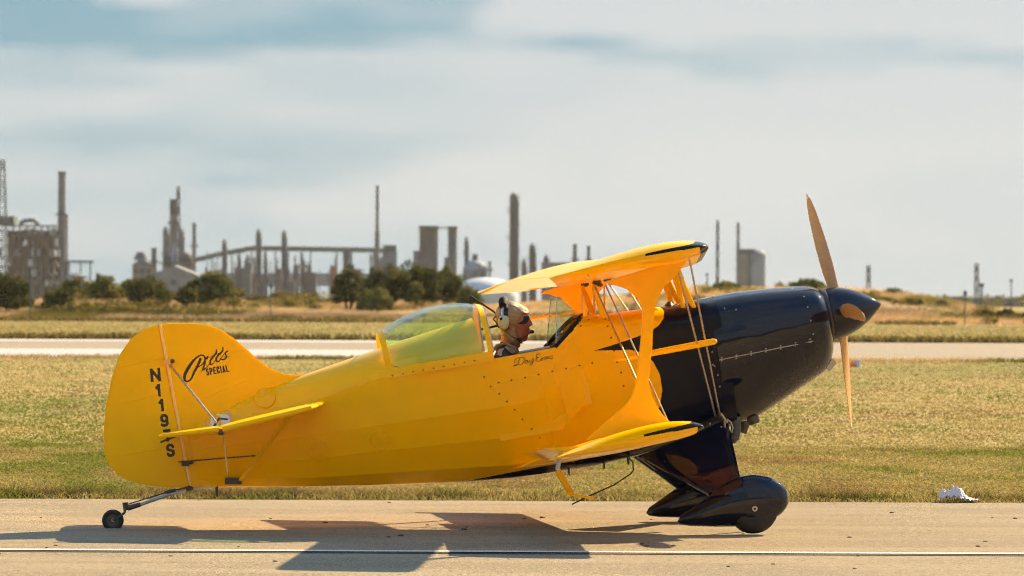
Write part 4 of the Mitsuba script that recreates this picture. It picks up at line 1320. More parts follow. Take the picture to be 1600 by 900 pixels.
# dark shirt with pale shoulder patches, harness straps
sh = m3.Manifold.batch_hull([m3.Manifold.sphere(r, 20).translate(tuple(H(a, b, o))) for a, b, o, r in ((788, 569, -.125, .080), (788, 569, .125, .080), (795, 605, -.09, .112), (795, 605, .09, .112), (792, 556, 0, .070), (798, 560, 0, .06))])
for sd in (-1, 1):
    sh = sh + hull_chain([H(788, 570, sd * .185), H(806, 622, sd * .225)], [.066, .055], 16)
col_ = hull_chain([H(785, 541, -.045), H(781, 546, 0), H(785, 541, .045)], [.026, .028, .026], 14) + hull_chain([H(785, 541, -.045), H(806, 549, -.055)], [.026, .022], 14) + hull_chain([H(785, 541, .045), H(806, 549, .055)], [.026, .022], 14)
sm = smooth_body(sh + col_, .014, 8)
sv_ = sm.vertices
sm.vertices = sv_ + (meshkit.fbm(sv_ * [26, 26, 14], 3)[:, None] - .5) * .014 * np.array([1, 1, .6])
sh_k = obj('shirt', world(sm), 'shirt_cloth', PE, smooth=True)


def on_mesh_patch(mesh, poly, name, material, parent, proud=.004):
    """a cloth patch: grid over the polygon, laid on the mesh from the side."""
    pg = sg.Polygon([tuple(map(float, L(a, b, -.2))) for a, b in poly])
    x0, z0, x1, z1 = pg.bounds
    tree = mesh.vertices[mesh.vertices[:, 1] < PY - .03]
    gx_, gz_ = np.meshgrid(np.linspace(x0, x1, 16), np.linspace(z0, z1, 12))
    pts, idx = [], {}
    for i, (x, z) in enumerate(zip(gx_.ravel(), gz_.ravel())):
        d2 = (tree[:, 0] - x) ** 2 + (tree[:, 2] - z) ** 2
        j = np.argsort(d2)[:5]
        pts.append([x, tree[j, 1].min() - proud, z])
    f = []
    for r_ in range(11):
        for c_ in range(15):
            a = r_ * 16 + c_
            cx_, cz_ = np.mean([pts[q][0] for q in (a, a + 1, a + 16, a + 17)]), np.mean([pts[q][2] for q in (a, a + 1, a + 16, a + 17)])
            if pg.contains(sg.Point(cx_, cz_)): f += [[a, a + 1, a + 17], [a, a + 17, a + 16]]
    top = np.array(pts); n = len(top)
    f = np.array(f)
    m = trimesh.Trimesh(np.vstack([top, top + [0, proud + .006, 0]]), np.vstack([f, f[:, ::-1] + n]), process=False)
    obj(name, world(m), material, parent, smooth=True)


on_mesh_patch(sm, [(790, 542), (800, 540), (808, 545), (811, 550), (803, 553), (797, 549)], 'shoulder_patch', 'pale_cloth', sh_k)
on_mesh_patch(sm, [(777, 555), (782, 546), (790, 543.5), (786, 549), (783, 556)], 'shoulder_patch', 'pale_cloth', sh_k)
for sd in (-1, 1):
    obj('harness_strap', world(tube([H(762, 565, sd * .11), H(768, 551, sd * .14), H(777, 540, sd * .13), H(790, 536.5, sd * .12), H(806, 545, sd * .14), H(812, 560, sd * .13)], [.010] * 6, 8, flat=1.6)), 'strap_cloth', PE)

# ------------------------------------------------------------------ BACKGROUND: refinery, shrubs, masts
def at(a, b, Y):
    """a bearing and height of the survey sheet at the distance Y."""
    return np.array([(a - 800) / 7090 * Y, Y, CAM_H - (b - 470 - .0042 * (a - 800)) / 7090 * Y])


def speck(c0, c1, s):
    return proc(lambda p, n, uv: mix(c0, c1, smoothstep(.35, .68, fbm(p.x * s, p.y * s, p.z * s * .6, 4))))


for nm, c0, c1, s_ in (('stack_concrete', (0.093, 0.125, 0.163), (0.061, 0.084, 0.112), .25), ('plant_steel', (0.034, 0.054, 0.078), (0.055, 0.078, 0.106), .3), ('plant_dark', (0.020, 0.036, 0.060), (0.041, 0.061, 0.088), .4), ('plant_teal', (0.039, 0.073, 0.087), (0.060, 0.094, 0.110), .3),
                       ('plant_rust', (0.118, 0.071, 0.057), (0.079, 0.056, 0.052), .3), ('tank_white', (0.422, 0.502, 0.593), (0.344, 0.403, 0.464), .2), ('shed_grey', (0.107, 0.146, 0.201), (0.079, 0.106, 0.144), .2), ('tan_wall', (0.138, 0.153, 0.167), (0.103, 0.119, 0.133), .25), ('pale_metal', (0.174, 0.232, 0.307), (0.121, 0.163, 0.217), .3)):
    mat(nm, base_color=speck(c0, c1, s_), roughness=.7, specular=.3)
RY = 1500.0
PXM = RY / 7090


def cyl(a, top, bot, r0, r1, Y=RY, n=20, dy=0.0):
    p, q = at(a, top, Y), at(a, bot, Y)
    return tube([[p[0], Y + dy, max(q[2], -.3)], [p[0], Y + dy, p[2]]], [r1, r0], n)


def cube_px(a0, a1, top, bot, depth, Y=RY, dy=0.0):
    p, q = at(a0, top, Y), at(a1, bot, Y)
    return box(p[0], q[0], Y + dy - depth / 2, Y + dy + depth / 2, max(q[2], -.3), p[2])


def ring_at(a, b, r, h=.5, Y=RY, n=20, dy=0.0):
    p = at(a, b, Y)
    return tube([[p[0], Y + dy, p[2]], [p[0], Y + dy, p[2] + h]], [r, r], n)


def stack(label, a, top, w0, w1, material, cap=None, name='smokestack', bot=478, rings=2, dy=0.0, catg='smokestack'):
    k = thing(name, label, catg)
    obj('shaft', cyl(a, top, bot, w0 / 2 * PXM, w1 / 2 * PXM, dy=dy), material, k)
    obj('rim', ring_at(a, top + 1, w0 / 2 * PXM * 1.10, 1.0, dy=dy), cap or material, k)
    for i in range(rings):
        b = top + (i + 1) * (440 - top) / (rings + 1.6)
        obj('platform', ring_at(a, b, (w0 + (w1 - w0) * (i + 1) / (rings + 2)) / 2 * PXM + .8, .6, dy=dy), 'plant_dark', k)
    return k


def column(label, a, top, w, material='plant_steel', plats=4, name='distillation_column', bot=478, dy=0.0, catg='tower'):
    """slim process column: shell, dome, platforms with rails, side pipe."""
    k = thing(name, label, catg)
    r_ = w / 2 * PXM
    p = at(a, top, RY)
    obj('shell', cyl(a, top + 3, bot, r_, r_ * 1.12, dy=dy), material, k)
    dm = trimesh.creation.icosphere(2, r_); dm.apply_translation(at(a, top + 3, RY) + [0, dy, 0]); obj('dome', dm, material, k)
    obj('vent_pipe', tube([at(a, top + 3, RY) + [0, dy, 0], at(a, top - 4, RY) + [0, dy, 0]], .35, 8), 'plant_dark', k)
    for i in range(plats):
        b = top + 4 + i * (430 - top) / max(plats, 1)
        c_ = at(a + (-1) ** i * w * .25, b, RY) + [0, dy, 0]
        obj('platform', cat(box(c_[0] - r_ * 1.25, c_[0] + r_ * 1.25, c_[1] - r_ * 1.4, c_[1] + r_ * 1.4, c_[2] - .25, c_[2] + .15), box(c_[0] - r_ * 1.25, c_[0] + r_ * 1.25, c_[1] - r_ * 1.4, c_[1] - r_ * 1.4 + .15, c_[2] + .9, c_[2] + 1.1)), 'plant_dark', k)
    obj('side_pipe', tube([at(a + w * .62, top + 8, RY) + [0, dy, 0], at(a + w * .62, 470, RY) + [0, dy, 0]], .3, 8), 'pale_metal', k)
    return k


def mast(label, a, top, w0, w1, material='plant_steel', bot=478, Y=RY, name='lattice_mast', bays=None):
    k = thing(name, label, 'mast')
    p, q = at(a, top, Y), at(a, bot, Y)
    q[2] = max(q[2], -.3)
    hgt = p[2] - q[2]; s_ = Y / 7090
    n = bays or max(4, int(hgt / 5))
    r0, r1 = w0 / 2 * s_, w1 / 2 * s_
    t_ = .11 * s_ / PXM * 1.6
    ms = []
    lev = np.linspace(0, 1, n + 1)
    cor = [np.array([[q[0] + sx * (r1 + (r0 - r1) * t), Y + sy * (r1 + (r0 - r1) * t), q[2] + hgt * t] for t in lev]) for sx, sy in ((-1, -1), (1, -1), (1, 1), (-1, 1))]
    for i, c_ in enumerate(cor):
        obj('leg', tube(c_[[0, -1]], t_ * 1.3, 5), material, k)
    for i in range(n):
        for e in range(4):
            A, Bq = cor[e], cor[(e + 1) % 4]
            ms.append(tube([A[i], Bq[i + 1]] if (i + e) % 2 else [Bq[i], A[i + 1]], t_ * .8, 4))
            ms.append(tube([A[i + 1], Bq[i + 1]], t_ * .8, 4))
    obj('bracing', cat(*ms), material, k, kind='stuff')
    return k


# far left: lattice mast and the tall process block
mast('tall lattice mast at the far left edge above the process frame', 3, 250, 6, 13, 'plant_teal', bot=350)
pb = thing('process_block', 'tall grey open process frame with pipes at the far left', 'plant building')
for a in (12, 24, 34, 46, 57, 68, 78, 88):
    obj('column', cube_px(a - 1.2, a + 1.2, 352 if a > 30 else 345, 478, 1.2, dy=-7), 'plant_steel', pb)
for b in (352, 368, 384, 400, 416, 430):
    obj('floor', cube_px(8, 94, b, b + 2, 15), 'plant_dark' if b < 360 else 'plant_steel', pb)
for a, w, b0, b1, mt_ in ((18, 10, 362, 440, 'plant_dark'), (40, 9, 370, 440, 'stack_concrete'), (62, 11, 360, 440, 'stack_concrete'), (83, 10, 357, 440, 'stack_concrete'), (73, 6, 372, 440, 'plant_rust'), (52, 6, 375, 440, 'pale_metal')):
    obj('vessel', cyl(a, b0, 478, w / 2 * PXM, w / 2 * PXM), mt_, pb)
obj('cladding', cube_px(10, 92, 360, 478, 4, dy=4), 'plant_dark', pb)
r = np.random.default_rng(15)
for i in range(70):
    a, b = r.uniform(12, 92), (354, 370, 386, 402, 418, 432)[i % 6] + 14
    w, hh = r.uniform(1.5, 6), r.uniform(3, 11)
    obj('equipment', cube_px(a, a + w, b - hh, b, 3, dy=r.uniform(-8.5, -3)), ('pale_metal', 'plant_steel', 'stack_concrete', 'plant_rust', 'tank_white')[int(r.integers(0, 5))], pb)
obj('top_pipe', tube([at(30, 350, RY), at(38, 345, RY), at(52, 344, RY), at(60, 351, RY)], .7, 8), 'plant_teal', pb)
obj('penthouse', cube_px(-10, 24, 338, 352, 12), 'plant_teal', pb)
rb = thing('stair_tower', 'rust red stair tower left of the tall grey process block', 'plant building')
for i, b in enumerate((360, 374, 388, 402, 416, 430)):
    obj('landing', cube_px(-12, 9, b, b + 3, 8, dy=-10), 'plant_rust', rb)
    obj('tank', cyl(-6 + 5 * (i % 3), b + 3.5, b + 12, .8, .8, dy=-10), 'pale_metal', rb)
for a in (-11, -2, 8):
    obj('post', cube_px(a - .8, a + .8, 350, 478, .8, dy=-10), 'plant_rust', rb)
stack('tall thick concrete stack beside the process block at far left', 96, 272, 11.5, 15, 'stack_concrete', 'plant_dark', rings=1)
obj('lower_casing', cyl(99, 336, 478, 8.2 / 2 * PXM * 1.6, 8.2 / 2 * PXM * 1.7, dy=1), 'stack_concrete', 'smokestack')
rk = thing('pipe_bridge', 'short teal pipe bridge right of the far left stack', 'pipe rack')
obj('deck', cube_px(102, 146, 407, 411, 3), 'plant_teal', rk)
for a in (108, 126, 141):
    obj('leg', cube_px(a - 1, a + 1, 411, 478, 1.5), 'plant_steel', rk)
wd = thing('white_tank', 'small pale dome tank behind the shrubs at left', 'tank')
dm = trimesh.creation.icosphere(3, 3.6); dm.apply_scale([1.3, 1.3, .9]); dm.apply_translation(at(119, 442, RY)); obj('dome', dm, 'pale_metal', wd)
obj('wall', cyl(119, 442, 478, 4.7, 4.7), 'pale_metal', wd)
# left centre cluster
sh1 = thing('gabled_shed', 'tan sided shed with a vessel on its roof left of the central stacks', 'building')
def gable(a0, a1, eave, ridge, ar, depth, m_wall, m_roof, k, Y=RY):
    p0, p1 = at(a0, eave, Y), at(a1, eave, Y); rz = at(ar, ridge, Y)
    obj('wall', box(p0[0], p1[0], Y - depth / 2, Y + depth / 2, -.3, p0[2]), m_wall, k)
    v = [[p0[0] - .4, Y + s_ * (depth / 2 + .4), p0[2]] for s_ in (-1, 1)] + [[p1[0] + .4, Y + s_ * (depth / 2 + .4), p1[2]] for s_ in (-1, 1)] + [[rz[0], Y + s_ * (depth / 2 + .4), rz[2]] for s_ in (-1, 1)]
    obj('roof', m3.Manifold.hull_points(np.array(v)), m_roof, k)
    for i in range(3):
        c_ = p0[0] + (p1[0] - p0[0]) * (i + .5) / 3
        obj('window', box(c_ - .9, c_ + .9, Y - depth / 2 - .15, Y - depth / 2 - .02, p0[2] - 2.6, p0[2] - 1.0), 'plant_dark', k)
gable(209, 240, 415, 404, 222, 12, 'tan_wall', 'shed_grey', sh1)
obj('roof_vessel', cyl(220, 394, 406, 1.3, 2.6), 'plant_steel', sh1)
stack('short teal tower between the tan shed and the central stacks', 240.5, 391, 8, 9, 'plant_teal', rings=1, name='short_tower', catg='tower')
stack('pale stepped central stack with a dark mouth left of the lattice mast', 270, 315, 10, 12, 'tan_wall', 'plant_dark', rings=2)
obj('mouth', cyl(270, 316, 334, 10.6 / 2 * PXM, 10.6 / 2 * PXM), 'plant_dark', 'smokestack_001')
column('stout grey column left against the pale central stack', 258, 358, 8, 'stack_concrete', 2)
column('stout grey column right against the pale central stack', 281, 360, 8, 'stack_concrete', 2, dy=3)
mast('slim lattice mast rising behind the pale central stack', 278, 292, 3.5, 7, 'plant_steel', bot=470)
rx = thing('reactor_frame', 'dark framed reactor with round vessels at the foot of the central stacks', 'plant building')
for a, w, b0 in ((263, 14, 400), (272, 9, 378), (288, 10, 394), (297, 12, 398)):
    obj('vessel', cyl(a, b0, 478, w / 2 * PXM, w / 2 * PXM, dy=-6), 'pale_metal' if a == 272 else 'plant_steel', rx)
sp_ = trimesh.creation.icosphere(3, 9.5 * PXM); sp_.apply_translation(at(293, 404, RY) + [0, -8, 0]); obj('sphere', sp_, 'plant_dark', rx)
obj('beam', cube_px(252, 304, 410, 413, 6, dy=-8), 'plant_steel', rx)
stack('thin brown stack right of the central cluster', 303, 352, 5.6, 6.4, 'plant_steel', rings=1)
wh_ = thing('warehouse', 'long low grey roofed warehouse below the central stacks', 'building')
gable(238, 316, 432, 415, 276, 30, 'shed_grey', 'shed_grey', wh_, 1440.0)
# conveyor gallery with legs
cv = thing('conveyor_gallery', 'long teal conveyor bridge crossing the refinery on legs', 'conveyor')
cp_ = [(306, 406), (340, 398), (388, 389), (400, 388), (590, 391), (606, 393)]
g_ = []
for a, b in cp_:
    c_ = at(a, b, RY + 20); g_.append([c_ + [0, -1.5, -.8], c_ + [0, 1.5, -.8], c_ + [0, 1.5, .8], c_ + [0, -1.5, .8]])
obj('gallery', loft(g_), 'plant_teal', cv)
for a in (331, 362, 393, 430, 485, 541, 546, 584):
    b = float(np.interp(a, [c[0] for c in cp_], [c[1] for c in cp_]))
    obj('leg', cube_px(a - 1.0, a + 1.0, b + 3, 478, 1.5, RY + 20), 'plant_steel', cv)
obj('transfer_house', cube_px(536, 550, 389, 420, 5, RY + 20), 'plant_steel', cv)
for lab, a, top, w in (('short column first right of the conveyor foot', 351, 378, 6.5), ('tall column under the bend of the conveyor bridge', 404, 362, 7), ('tall column second right of the conveyor bend', 444, 364, 7), ('thin short column between the two tall conveyor columns', 415, 396, 4.5), ('thin short column right of the two tall conveyor columns', 472, 398, 4.5), ('small column beside the rising conveyor', 374, 398, 5), ('small column right of the rising conveyor column', 387, 402, 4)):
    column(lab, a, top, w, 'plant_steel', 3 if w > 6 else 2, dy=-4)
pr_ = thing('pipe_rack', 'low grey pipe rack with many vessels behind the dry berm', 'pipe rack')
r = np.random.default_rng(5)
for b in (429, 434, 439, 444):
    obj('pipe', tube([at(318, b, RY - 14), at(640, b + 1, RY - 14)], .45, 8), ('plant_steel', 'plant_dark', 'plant_rust', 'plant_dark')[(int(b) // 5) % 4], pr_)
for a in np.linspace(322, 636, 24):
    obj('post', cube_px(a - .7, a + .7, 419 + r.uniform(-3, 3), 478, 1, RY - 14), 'plant_dark', pr_)
for i in range(46):
    a = r.uniform(322, 640); top = r.uniform(392, 424)
    obj('riser', tube([at(a, 470, RY - 8 - i % 5), at(a, top, RY - 8 - i % 5)], r.uniform(.15, .42), 6), ('plant_steel', 'plant_dark', 'pale_metal')[i % 3], pr_)
    if i % 3 == 0: obj('landing', cube_px(a - 2.5, a + 2.5, top + 6, top + 8, 2, RY - 8 - i % 5), 'plant_dark', pr_)
for i in range(26):
    a = r.uniform(322, 640); w = r.uniform(5, 16); top = r.uniform(412, 440)
    obj('vessel', cube_px(a - w / 2, a + w / 2, top, 478, 5, RY - 20 - 6 * (i % 4)) if i % 2 else cyl(a, top, 478, w / 3 * PXM, w / 3 * PXM, RY - 20 - 6 * (i % 4)), ('plant_steel', 'plant_steel', 'plant_dark', 'plant_dark', 'plant_rust')[i % 5], pr_)
stack('tallest slim dark stack right of the conveyor bridge', 589, 294, 4.6, 6, 'plant_steel', rings=0)
obj('lower_shaft', cyl(589, 362, 478, 3.6 * PXM, 4.2 * PXM, dy=.5), 'plant_steel', 'smokestack_003')
hb_ = thing('head_house', 'square teal topped house where the conveyor ends', 'building')
obj('wall', cube_px(598, 620, 393, 478, 6, RY + 22), 'shed_grey', hb_); obj('upper_storey', cube_px(599, 619, 383, 393, 6.5, RY + 22), 'plant_teal', hb_)
# silos
sl_ = thing('silo_block', 'broad block of joined grey concrete silos in the middle distance', 'silo')
for i, a in enumerate(np.linspace(657.5, 681.5, 6)):
    obj('silo', cyl(a, 356, 478, 2.7 * PXM, 2.7 * PXM, RY + 30), 'stack_concrete', sl_)
obj('roof_slab', cube_px(654, 685, 353, 357, 8, RY + 30), 'plant_steel', sl_)
obj('annexe', cube_px(646, 655, 392, 478, 7, RY + 30), 'stack_concrete', sl_)
s2 = thing('silo_block', 'narrow pair of grey silos joined by a bridge to the broad silos', 'silo')
for a in (702, 706.5, 711):
    obj('silo', cyl(a, 357, 478, 2.6 * PXM, 2.6 * PXM, RY + 30), 'stack_concrete', s2)
obj('roof_slab', cube_px(699, 714.5, 354, 358, 7, RY + 30), 'plant_steel', s2)
obj('bridge', cube_px(685, 699, 355, 357, 3, RY + 30), 'plant_steel', s2)
obj('annexe', cube_px(694, 701, 402, 478, 6, RY + 26), 'plant_steel', s2)
column('slim column right of the narrow silos', 728, 374, 5.5, 'plant_steel', 3)
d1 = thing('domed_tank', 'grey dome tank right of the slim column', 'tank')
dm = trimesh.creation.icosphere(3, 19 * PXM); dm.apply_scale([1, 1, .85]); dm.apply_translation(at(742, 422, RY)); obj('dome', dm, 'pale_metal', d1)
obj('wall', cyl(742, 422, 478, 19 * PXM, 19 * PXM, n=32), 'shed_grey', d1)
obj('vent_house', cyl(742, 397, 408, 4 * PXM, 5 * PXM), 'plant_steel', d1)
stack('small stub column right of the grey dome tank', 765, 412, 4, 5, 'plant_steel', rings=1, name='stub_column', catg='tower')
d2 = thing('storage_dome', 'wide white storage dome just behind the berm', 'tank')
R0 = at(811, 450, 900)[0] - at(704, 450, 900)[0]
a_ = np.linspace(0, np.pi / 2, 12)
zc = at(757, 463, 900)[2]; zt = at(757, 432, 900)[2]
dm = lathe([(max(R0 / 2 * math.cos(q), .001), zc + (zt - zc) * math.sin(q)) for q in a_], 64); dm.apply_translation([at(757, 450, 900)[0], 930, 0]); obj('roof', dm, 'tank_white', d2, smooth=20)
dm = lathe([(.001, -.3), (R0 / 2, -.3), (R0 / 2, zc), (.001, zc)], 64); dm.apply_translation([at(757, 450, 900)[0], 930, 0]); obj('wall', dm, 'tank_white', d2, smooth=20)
column('tallest dark process column left of the upper wing', 802, 305, 12, 'plant_dark', 6)
for lab, a, top, w in (('dark column close right of the tallest process column', 831, 384, 9), ('small dark column left of the low tan building', 853, 402, 8), ('low dark column at the foot of the tallest process column', 818, 408, 7)):
    column(lab, a, top, w, 'plant_steel', 3, dy=-3)
lb = thing('flat_roofed_building', 'low tan flat roofed building behind the upper wing', 'building')
obj('wall', cube_px(846, 910, 413, 478, 16), 'tan_wall', lb); obj('parapet', cube_px(845, 911, 410, 413.5, 17), 'shed_grey', lb)
for i in range(5):
    obj('window', cube_px(852 + 11 * i, 857 + 11 * i, 420, 426, .6, dy=-8.2), 'plant_dark', lb)
stack('left of two short stacks on the tan building', 898, 385, 6, 6.5, 'plant_steel', rings=1)
stack('teal right one of two short stacks on the tan building', 919.5, 388, 5.5, 6, 'plant_teal', rings=1)
# right side
mast('thin left mast between the wing and the right silo', 1121, 345, 2.5, 4, 'plant_steel')
mast('thin mast standing behind the right silo', 1153, 348, 2.5, 4, 'plant_steel')
s3 = thing('grain_silo', 'pale round topped silo building on the right skyline', 'silo')
for a, b0, w, mt_ in ((1161, 392, 22, 'tan_wall'), (1183, 391, 27, 'pale_metal')):
    obj('silo', cyl(a, b0 + 8, 478, w / 2 * PXM, w / 2 * PXM), mt_, s3)
    dm = trimesh.creation.icosphere(2, w / 2 * PXM); dm.apply_scale([1, 1, .65]); dm.apply_translation(at(a, b0 + 8, RY)); obj('dome', dm, mt_, s3)
obj('top_house', cube_px(1155, 1180, 389, 396, 4), 'plant_steel', s3)
mast('lattice mast left of the propeller spinner tip', 1357, 415, 4, 6, 'plant_steel')
mast('taller lattice mast at the right edge of the skyline', 1526, 412, 4.5, 6, 'plant_steel')
pole_list = [('teal pole beside the right lattice mast', 1533.5, 448, 486, 420, 3.4), ('thin pole on the berm left of the teal pole', 1508, 462, 520, 282, 2.2), ('thin pole in the dry grass at far left', 47, 436, 500, 284, 2.2), ('faint pole at the far right edge', 1580, 440, 490, 600, 2.0), ('thin pole in the dry grass left of the tall bushes', 423, 450, 503, 284, 1.8), ('small lamp pole behind the cowling right of the wing', 1105, 430, 470, 700, 2.0)]
for lab, a, t_, b_, Y, w in pole_list:
    k = thing('pole', lab, 'pole')
    p, q = at(a, t_, Y), at(a, b_, Y)
    zb = float(terrain_h(np.array([q[0]]), np.array([Y]))[0]) if Y < 590 else 0
    obj('shaft', tube([[p[0], Y, zb - .2], [p[0], Y, p[2]]], w / 2 * Y / 7090, 8), 'plant_teal' if 'teal' in lab else 'plant_steel', k)
    obj('cap', box(p[0] - w * Y / 7090 * 1.2, p[0] + w * Y / 7090 * 1.2, Y - .1, Y + .1, p[2], p[2] + .3), 'plant_dark', k)

# shrubs
scene['bush_leaf'] = {'type': 'principledthin', 'base_color': {'type': 'mesh_attribute', 'name': 'vertex_color'}, 'roughness': .6, 'diff_trans': .55}
mat('bark', base_color=speck((.12, .09, .06), (.07, .05, .035), 6), roughness=.9)


def foliage(c, rx_, ry_, rz_, n, size, seed, tone):
    r = np.random.default_rng(seed)
    nb = 80
    d = r.normal(0, 1, (nb, 3)); d /= np.linalg.norm(d, axis=1, keepdims=True)
    bc = d * (r.uniform(.15, 1.15, nb) ** .6)[:, None] * np.array([rx_, ry_, rz_]) * .86
    bc[:, 2] = np.abs(bc[:, 2]) * 1.0 - rz_ * .12
    br = r.uniform(.10, .30, nb) * min(rx_, rz_)
    i = r.integers(0, nb, n)
    q = r.normal(0, 1, (n, 3)); q /= np.linalg.norm(q, axis=1, keepdims=True)
    p = c + bc[i] + q * (br[i] * r.uniform(.3, 1, n) ** .4)[:, None] * [1, 1, .8]
    p[:, 2] = np.maximum(p[:, 2], c[2] - rz_ * .25)
    a = r.normal(0, 1, (n, 3)); a /= np.linalg.norm(a, axis=1, keepdims=True)
    b = np.cross(a, r.normal(0, 1, (n, 3))); b /= np.linalg.norm(b, axis=1, keepdims=True)
    s_ = size * r.uniform(.5, 1.3, n)[:, None]
    v = np.stack([p - a * s_, p + b * s_ * .45, p + a * s_, p - b * s_ * .45], 1).reshape(-1, 3)
    o = np.arange(n)[:, None] * 4
    f = np.concatenate([o + np.array([0, 1, 2]), o + np.array([0, 2, 3])])
    cl = np.array([[0.092, 0.110, 0.030], [0.129, 0.143, 0.039], [0.060, 0.078, 0.024], [0.170, 0.161, 0.057]])[r.integers(0, 4, nb)][i] * tone * r.uniform(.7, 1.25, n)[:, None]
    return trimesh.Trimesh(v, f, process=False), np.repeat(cl, 4, 0)


def shrub(label, a, top, bot, w, Y, n, seed, tone=1.0, name='bush', catg='bush'):
    k = thing(name, label, catg)
    p = at(a, top, Y); q = at(a, bot, Y); s_ = Y / 7090
    zb = float(terrain_h(np.array([p[0]]), np.array([Y]))[0]) if Y < 590 else q[2]
    zb = min(zb, q[2] + .4)
    h_ = p[2] - zb
    m, c = foliage(np.array([p[0], Y, zb + h_ * .36]), w / 2 * s_ * 1.08, w / 2 * s_ * .8, h_ * .80, n, .17 * Y / 320, seed, tone)
    obj('crown', m, 'bush_leaf', k, smooth=False, color=c)
    r = np.random.default_rng(seed + 7)
    ms = [tube([[p[0], Y, zb - .2], [p[0] + r.uniform(-.2, .2) * w * s_, Y + r.uniform(-.3, .3), zb + h_ * .35], [p[0] + r.uniform(-.38, .38) * w * s_, Y + r.uniform(-.5, .5), zb + h_ * r.uniform(.6, .85)]], [.07, .05, .02], 6) for _ in range(5)]
    obj('trunk', cat(*ms), 'bark', k)


for i, sp_ in enumerate([('dark bush cut by the left edge of the picture', 8, 428, 486, 88, 305, 5200, .62), ('small dark bush right of the edge bush', 92, 450, 482, 44, 312, 1500, .8), ('light olive bush left of the rudder top', 160, 430, 475, 64, 330, 3000, 1.15), ('small olive bush below the small pale dome tank', 118, 434, 472, 50, 338, 1800, 1.0),
                        ('low olive bush between two larger ones', 205, 434, 476, 50, 335, 2200, 1.05), ('dark broad bush under the warehouse', 232, 436, 482, 80, 318, 4200, .72), ('round green bush right of the warehouse', 332, 428, 478, 86, 322, 5200, 1.0), ('small dark bush left beside the round green bush', 290, 448, 480, 36, 316, 1200, .8),
                        ('dark small tree left of the tall thicket', 545, 418, 482, 56, 318, 3600, .75), ('tall thicket bush behind the canopy top left', 610, 418, 480, 92, 322, 6500, .85), ('tall dark thicket bush in the middle', 655, 414, 482, 88, 324, 6500, .72), ('tall thicket bush right end below the silos', 698, 418, 480, 60, 326, 4200, .85), ('low yellow green bush at the thicket foot', 585, 452, 484, 60, 312, 2200, 1.2),
                        ('low green bush behind the canopy right', 735, 446, 478, 44, 318, 1500, 1.1), ('olive bush on the berm behind the cowling', 1135, 440, 462, 46, 335, 1500, 1.3), ('olive bush on the berm crest behind the propeller', 1260, 438, 458, 60, 335, 1800, 1.2), ('dark bush on the berm right of the spinner', 1424, 468, 484, 40, 318, 1100, .95), ('small dark bush on the berm slope', 1471, 470, 482, 18, 322, 500, .8),
                        ('first dark low bush at the right edge', 1543, 485, 499, 26, 310, 700, .75), ('second dark low bush at the right edge', 1572, 484, 500, 36, 308, 900, .7), ('last dark low bush cut by the right edge', 1598, 490, 506, 30, 304, 700, .6), ('round bush on the berm crest at right', 1395, 452, 468, 34, 330, 900, .9)]):
    lab, a, t_, b_, w, Y, n, tone = sp_
    shrub(lab, a, t_, b_, w, Y, n, 300 + i * 11, tone)
r = np.random.default_rng(88)
ms, cs_ = [], []
for i in range(420):
    y = r.uniform(286, 350); x = r.uniform(-1, 1) * (y * .1135 + 1)
    if i >= 300: y = r.uniform(300, 345); x = r.uniform(-39, -1)
    if meshkit.fbm(np.array([x * .09, y * .05, 6.0]), 3) < .46: continue
    h_ = r.uniform(.25, .9) if i < 300 else r.uniform(.4, 1.15)
    m, c = foliage(np.array([x, y, float(terrain_h(np.array([x]), np.array([y]))[0]) + h_ * .3]), h_ * r.uniform(.8, 1.8), h_, h_ * .7, 90 if i < 300 else 260, .14, 1300 + i, r.uniform(.7, 1.4) if i < 300 else r.uniform(.75, 1.35))
    ms.append(m); cs_.append(c * np.array([1.25, 1.0, .9]))
wk = obj('scrub', trimesh.Trimesh(np.vstack([m.vertices for m in ms]), np.vstack([m.faces + o for m, o in zip(ms, np.cumsum([0] + [len(m.vertices) for m in ms]))]), process=False), 'bush_leaf', smooth=False, color=np.vstack(cs_))
labels[wk] = {'label': 'low olive scrub scattered over the dry berm', 'category': 'scrub', 'kind': 'stuff'}
# far wood and roofs on the right horizon
r = np.random.default_rng(77)
ms, cs_ = [], []
for i in range(60):
    a = 1330 + 330 * r.uniform(0, 1); top = 462 + r.uniform(-4, 9)
    c_ = at(a, 476, 1650 + 100 * r.uniform(-1, 1)); hh = at(a, top, c_[1])[2]
    m, c = foliage(np.array([c_[0], c_[1], max(hh * .35, .5)]), r.uniform(4, 9), 5, max(hh * .7, 1.2), 260, .8, 900 + i, 1.0)
    ms.append(m); cs_.append(c)
wk = obj('far_wood', trimesh.Trimesh(np.vstack([m.vertices for m in ms]), np.vstack([m.faces + o for m, o in zip(ms, np.cumsum([0] + [len(m.vertices) for m in ms]))]), process=False), 'bush_leaf', smooth=False, color=np.vstack(cs_))
labels[wk] = {'label': 'low far off wood along the right horizon', 'category': 'wood', 'kind': 'stuff'}
r = np.random.default_rng(99)
ms, cs_ = [], []
for i in range(70):
    x = -95 + 190 * (i + r.uniform(0, 1)) / 70; h_ = r.uniform(3.0, 7.0)
    m, c = foliage(np.array([x, -74 + r.uniform(-4, 4), h_ * .35]), r.uniform(2, 4.5), 2.5, h_ * .75, 160, .5, 2300 + i, 1.0)
    ms.append(m); cs_.append(c)
wk = obj('tree_belt', trimesh.Trimesh(np.vstack([m.vertices for m in ms]), np.vstack([m.faces + o for m, o in zip(ms, np.cumsum([0] + [len(m.vertices) for m in ms]))]), process=False), 'bush_leaf', smooth=False, color=np.vstack(cs_))
labels[wk] = {'label': 'dark tree line mirrored in the glossy wheel fairings', 'category': 'wood', 'kind': 'stuff'}
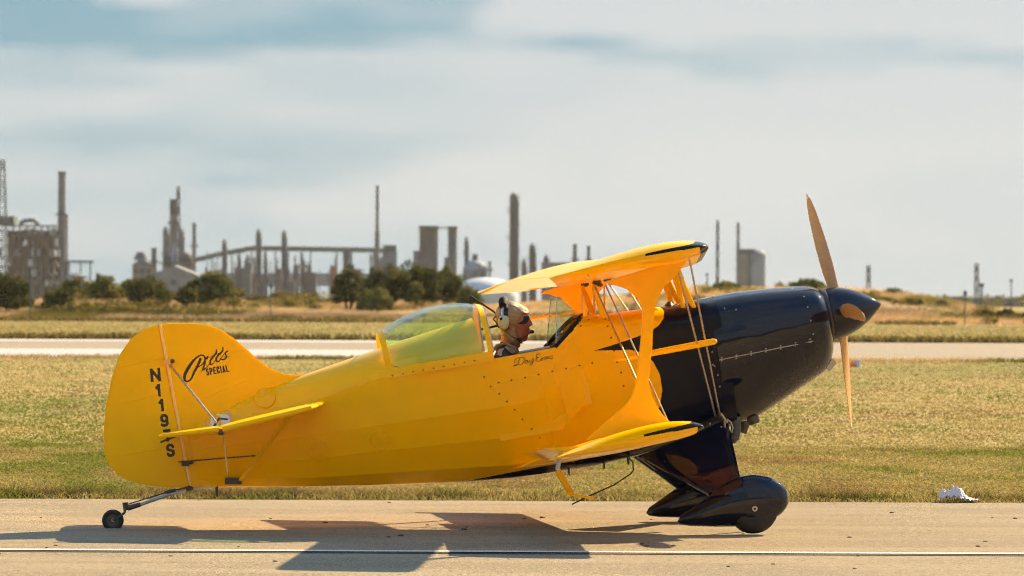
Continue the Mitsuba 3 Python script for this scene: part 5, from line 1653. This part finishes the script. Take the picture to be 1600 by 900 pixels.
for lab, a0, a1, t_, b_ in (('long low grey shed on the right horizon', 1418, 1500, 464, 480), ('second low shed at the far right horizon', 1552, 1610, 468, 484), ('long dim building on the horizon behind the spinner', 1330, 1400, 466, 480)):
    k = thing('far_shed', lab, 'building')
    obj('wall', cube_px(a0, a1, t_ + 3, 485, 14, 1580), 'shed_grey', k); obj('roof', cube_px(a0 - 2, a1 + 2, t_, t_ + 3, 16, 1580), 'plant_steel', k)
    for i in range(6):
        c_ = a0 + (a1 - a0) * (i + .5) / 6
        obj('door', cube_px(c_ - 3, c_ + 3, t_ + 7, 485, .5, 1580 - 7.3), 'plant_dark', k)

# ------------------------------------------------------------------ small things on the ground
bx_ = at(1340, 575, 98)
mk = thing('marker', 'small white and orange marker in the grass by the far runway', 'marker')
obj('post', tube([[bx_[0], 98, 0], [bx_[0], 98, .16]], .07, 12), 'tank_white', mk)
mat('orange_paint', base_color=rgb(.75, .16, .04), roughness=.5)
obj('lens', tube([[bx_[0] - .12, 97.9, 0], [bx_[0] - .12, 97.9, .11]], .05, 12), 'orange_paint', mk)
gu, gv = np.meshgrid(np.linspace(-1, 1, 40), np.linspace(-1, 1, 18))
wd_ = .35 + .65 * np.clip((gu + .9) / .9, 0, 1)
hz = .085 * np.exp(-((gu + .15) / .55) ** 2 - (gv / .7) ** 2) + .055 * np.exp(-((gu + .85) / .18) ** 2 - (gv / .8) ** 2) + .05 * np.abs(meshkit.fbm(np.stack([gu * 4, gv * 3, gu * 0 + 5], -1), 4) - .5) * 2
hz *= np.clip(1.15 - .75 * np.clip(gu, 0, 1), 0, 1)
q = np.stack([gu * .135 + .02 * (meshkit.noise(np.stack([gu * 3, gv * 3, gu * 0], -1)) - .5), gv * .075 * wd_, hz + .012], -1).reshape(-1, 3)
f = [t for r_ in range(17) for c_ in range(39) for t in ([r_ * 40 + c_, r_ * 40 + c_ + 1, r_ * 40 + c_ + 41], [r_ * 40 + c_, r_ * 40 + c_ + 41, r_ * 40 + c_ + 40])]
bg_ = trimesh.Trimesh(np.vstack([q, q - [0, 0, .006]]) + np.array([at(1498, 780, 31.62)[0], 31.62, .012]), np.vstack([np.array(f), np.array(f)[:, ::-1] + len(q)]), process=False)
mat('plastic_white', base_color=rgb(.56, .56, .58), roughness=.4)
single('plastic_bag', bg_, 'plastic_white', 'crumpled white plastic bag lying in the grass edge at right', 'bag', smooth=50)
r = np.random.default_rng(9)
ms = []
for i in range(46):
    x, y = r.uniform(-3.6, 3.6), 23.6 + 8 * r.uniform(0, 1)
    s_ = r.uniform(.004, .012)
    m = trimesh.creation.icosphere(1, s_); m.apply_scale([1.6, 1.2, .6]); m.vertices = m.vertices * (1 + r.uniform(-.2, .2, m.vertices.shape)); m.apply_translation([x, y, .008 + s_ * .3]); ms.append(m)
mat('grit', base_color=rgb(.10, .075, .05), roughness=.9)
k = obj('gravel', cat(*ms), 'grit', smooth=False); labels[k] = {'label': 'scattered dark bits of gravel on the taxiway', 'category': 'gravel', 'kind': 'stuff'}


# ------------------------------------------------------------------ haze
scene['haze'] = {'type': 'cube', 'bsdf': {'type': 'null'}, 'interior': {'type': 'ref', 'id': 'haze_air'},
                 'to_world': T().translate([0, (FAR - 90) / 2 + 5, 44]).scale([2600, (FAR + 90) / 2 + 30, 46])}
labels['haze'] = {'label': 'thin pale haze over the airfield and the distant refinery', 'category': 'haze', 'kind': 'stuff'}
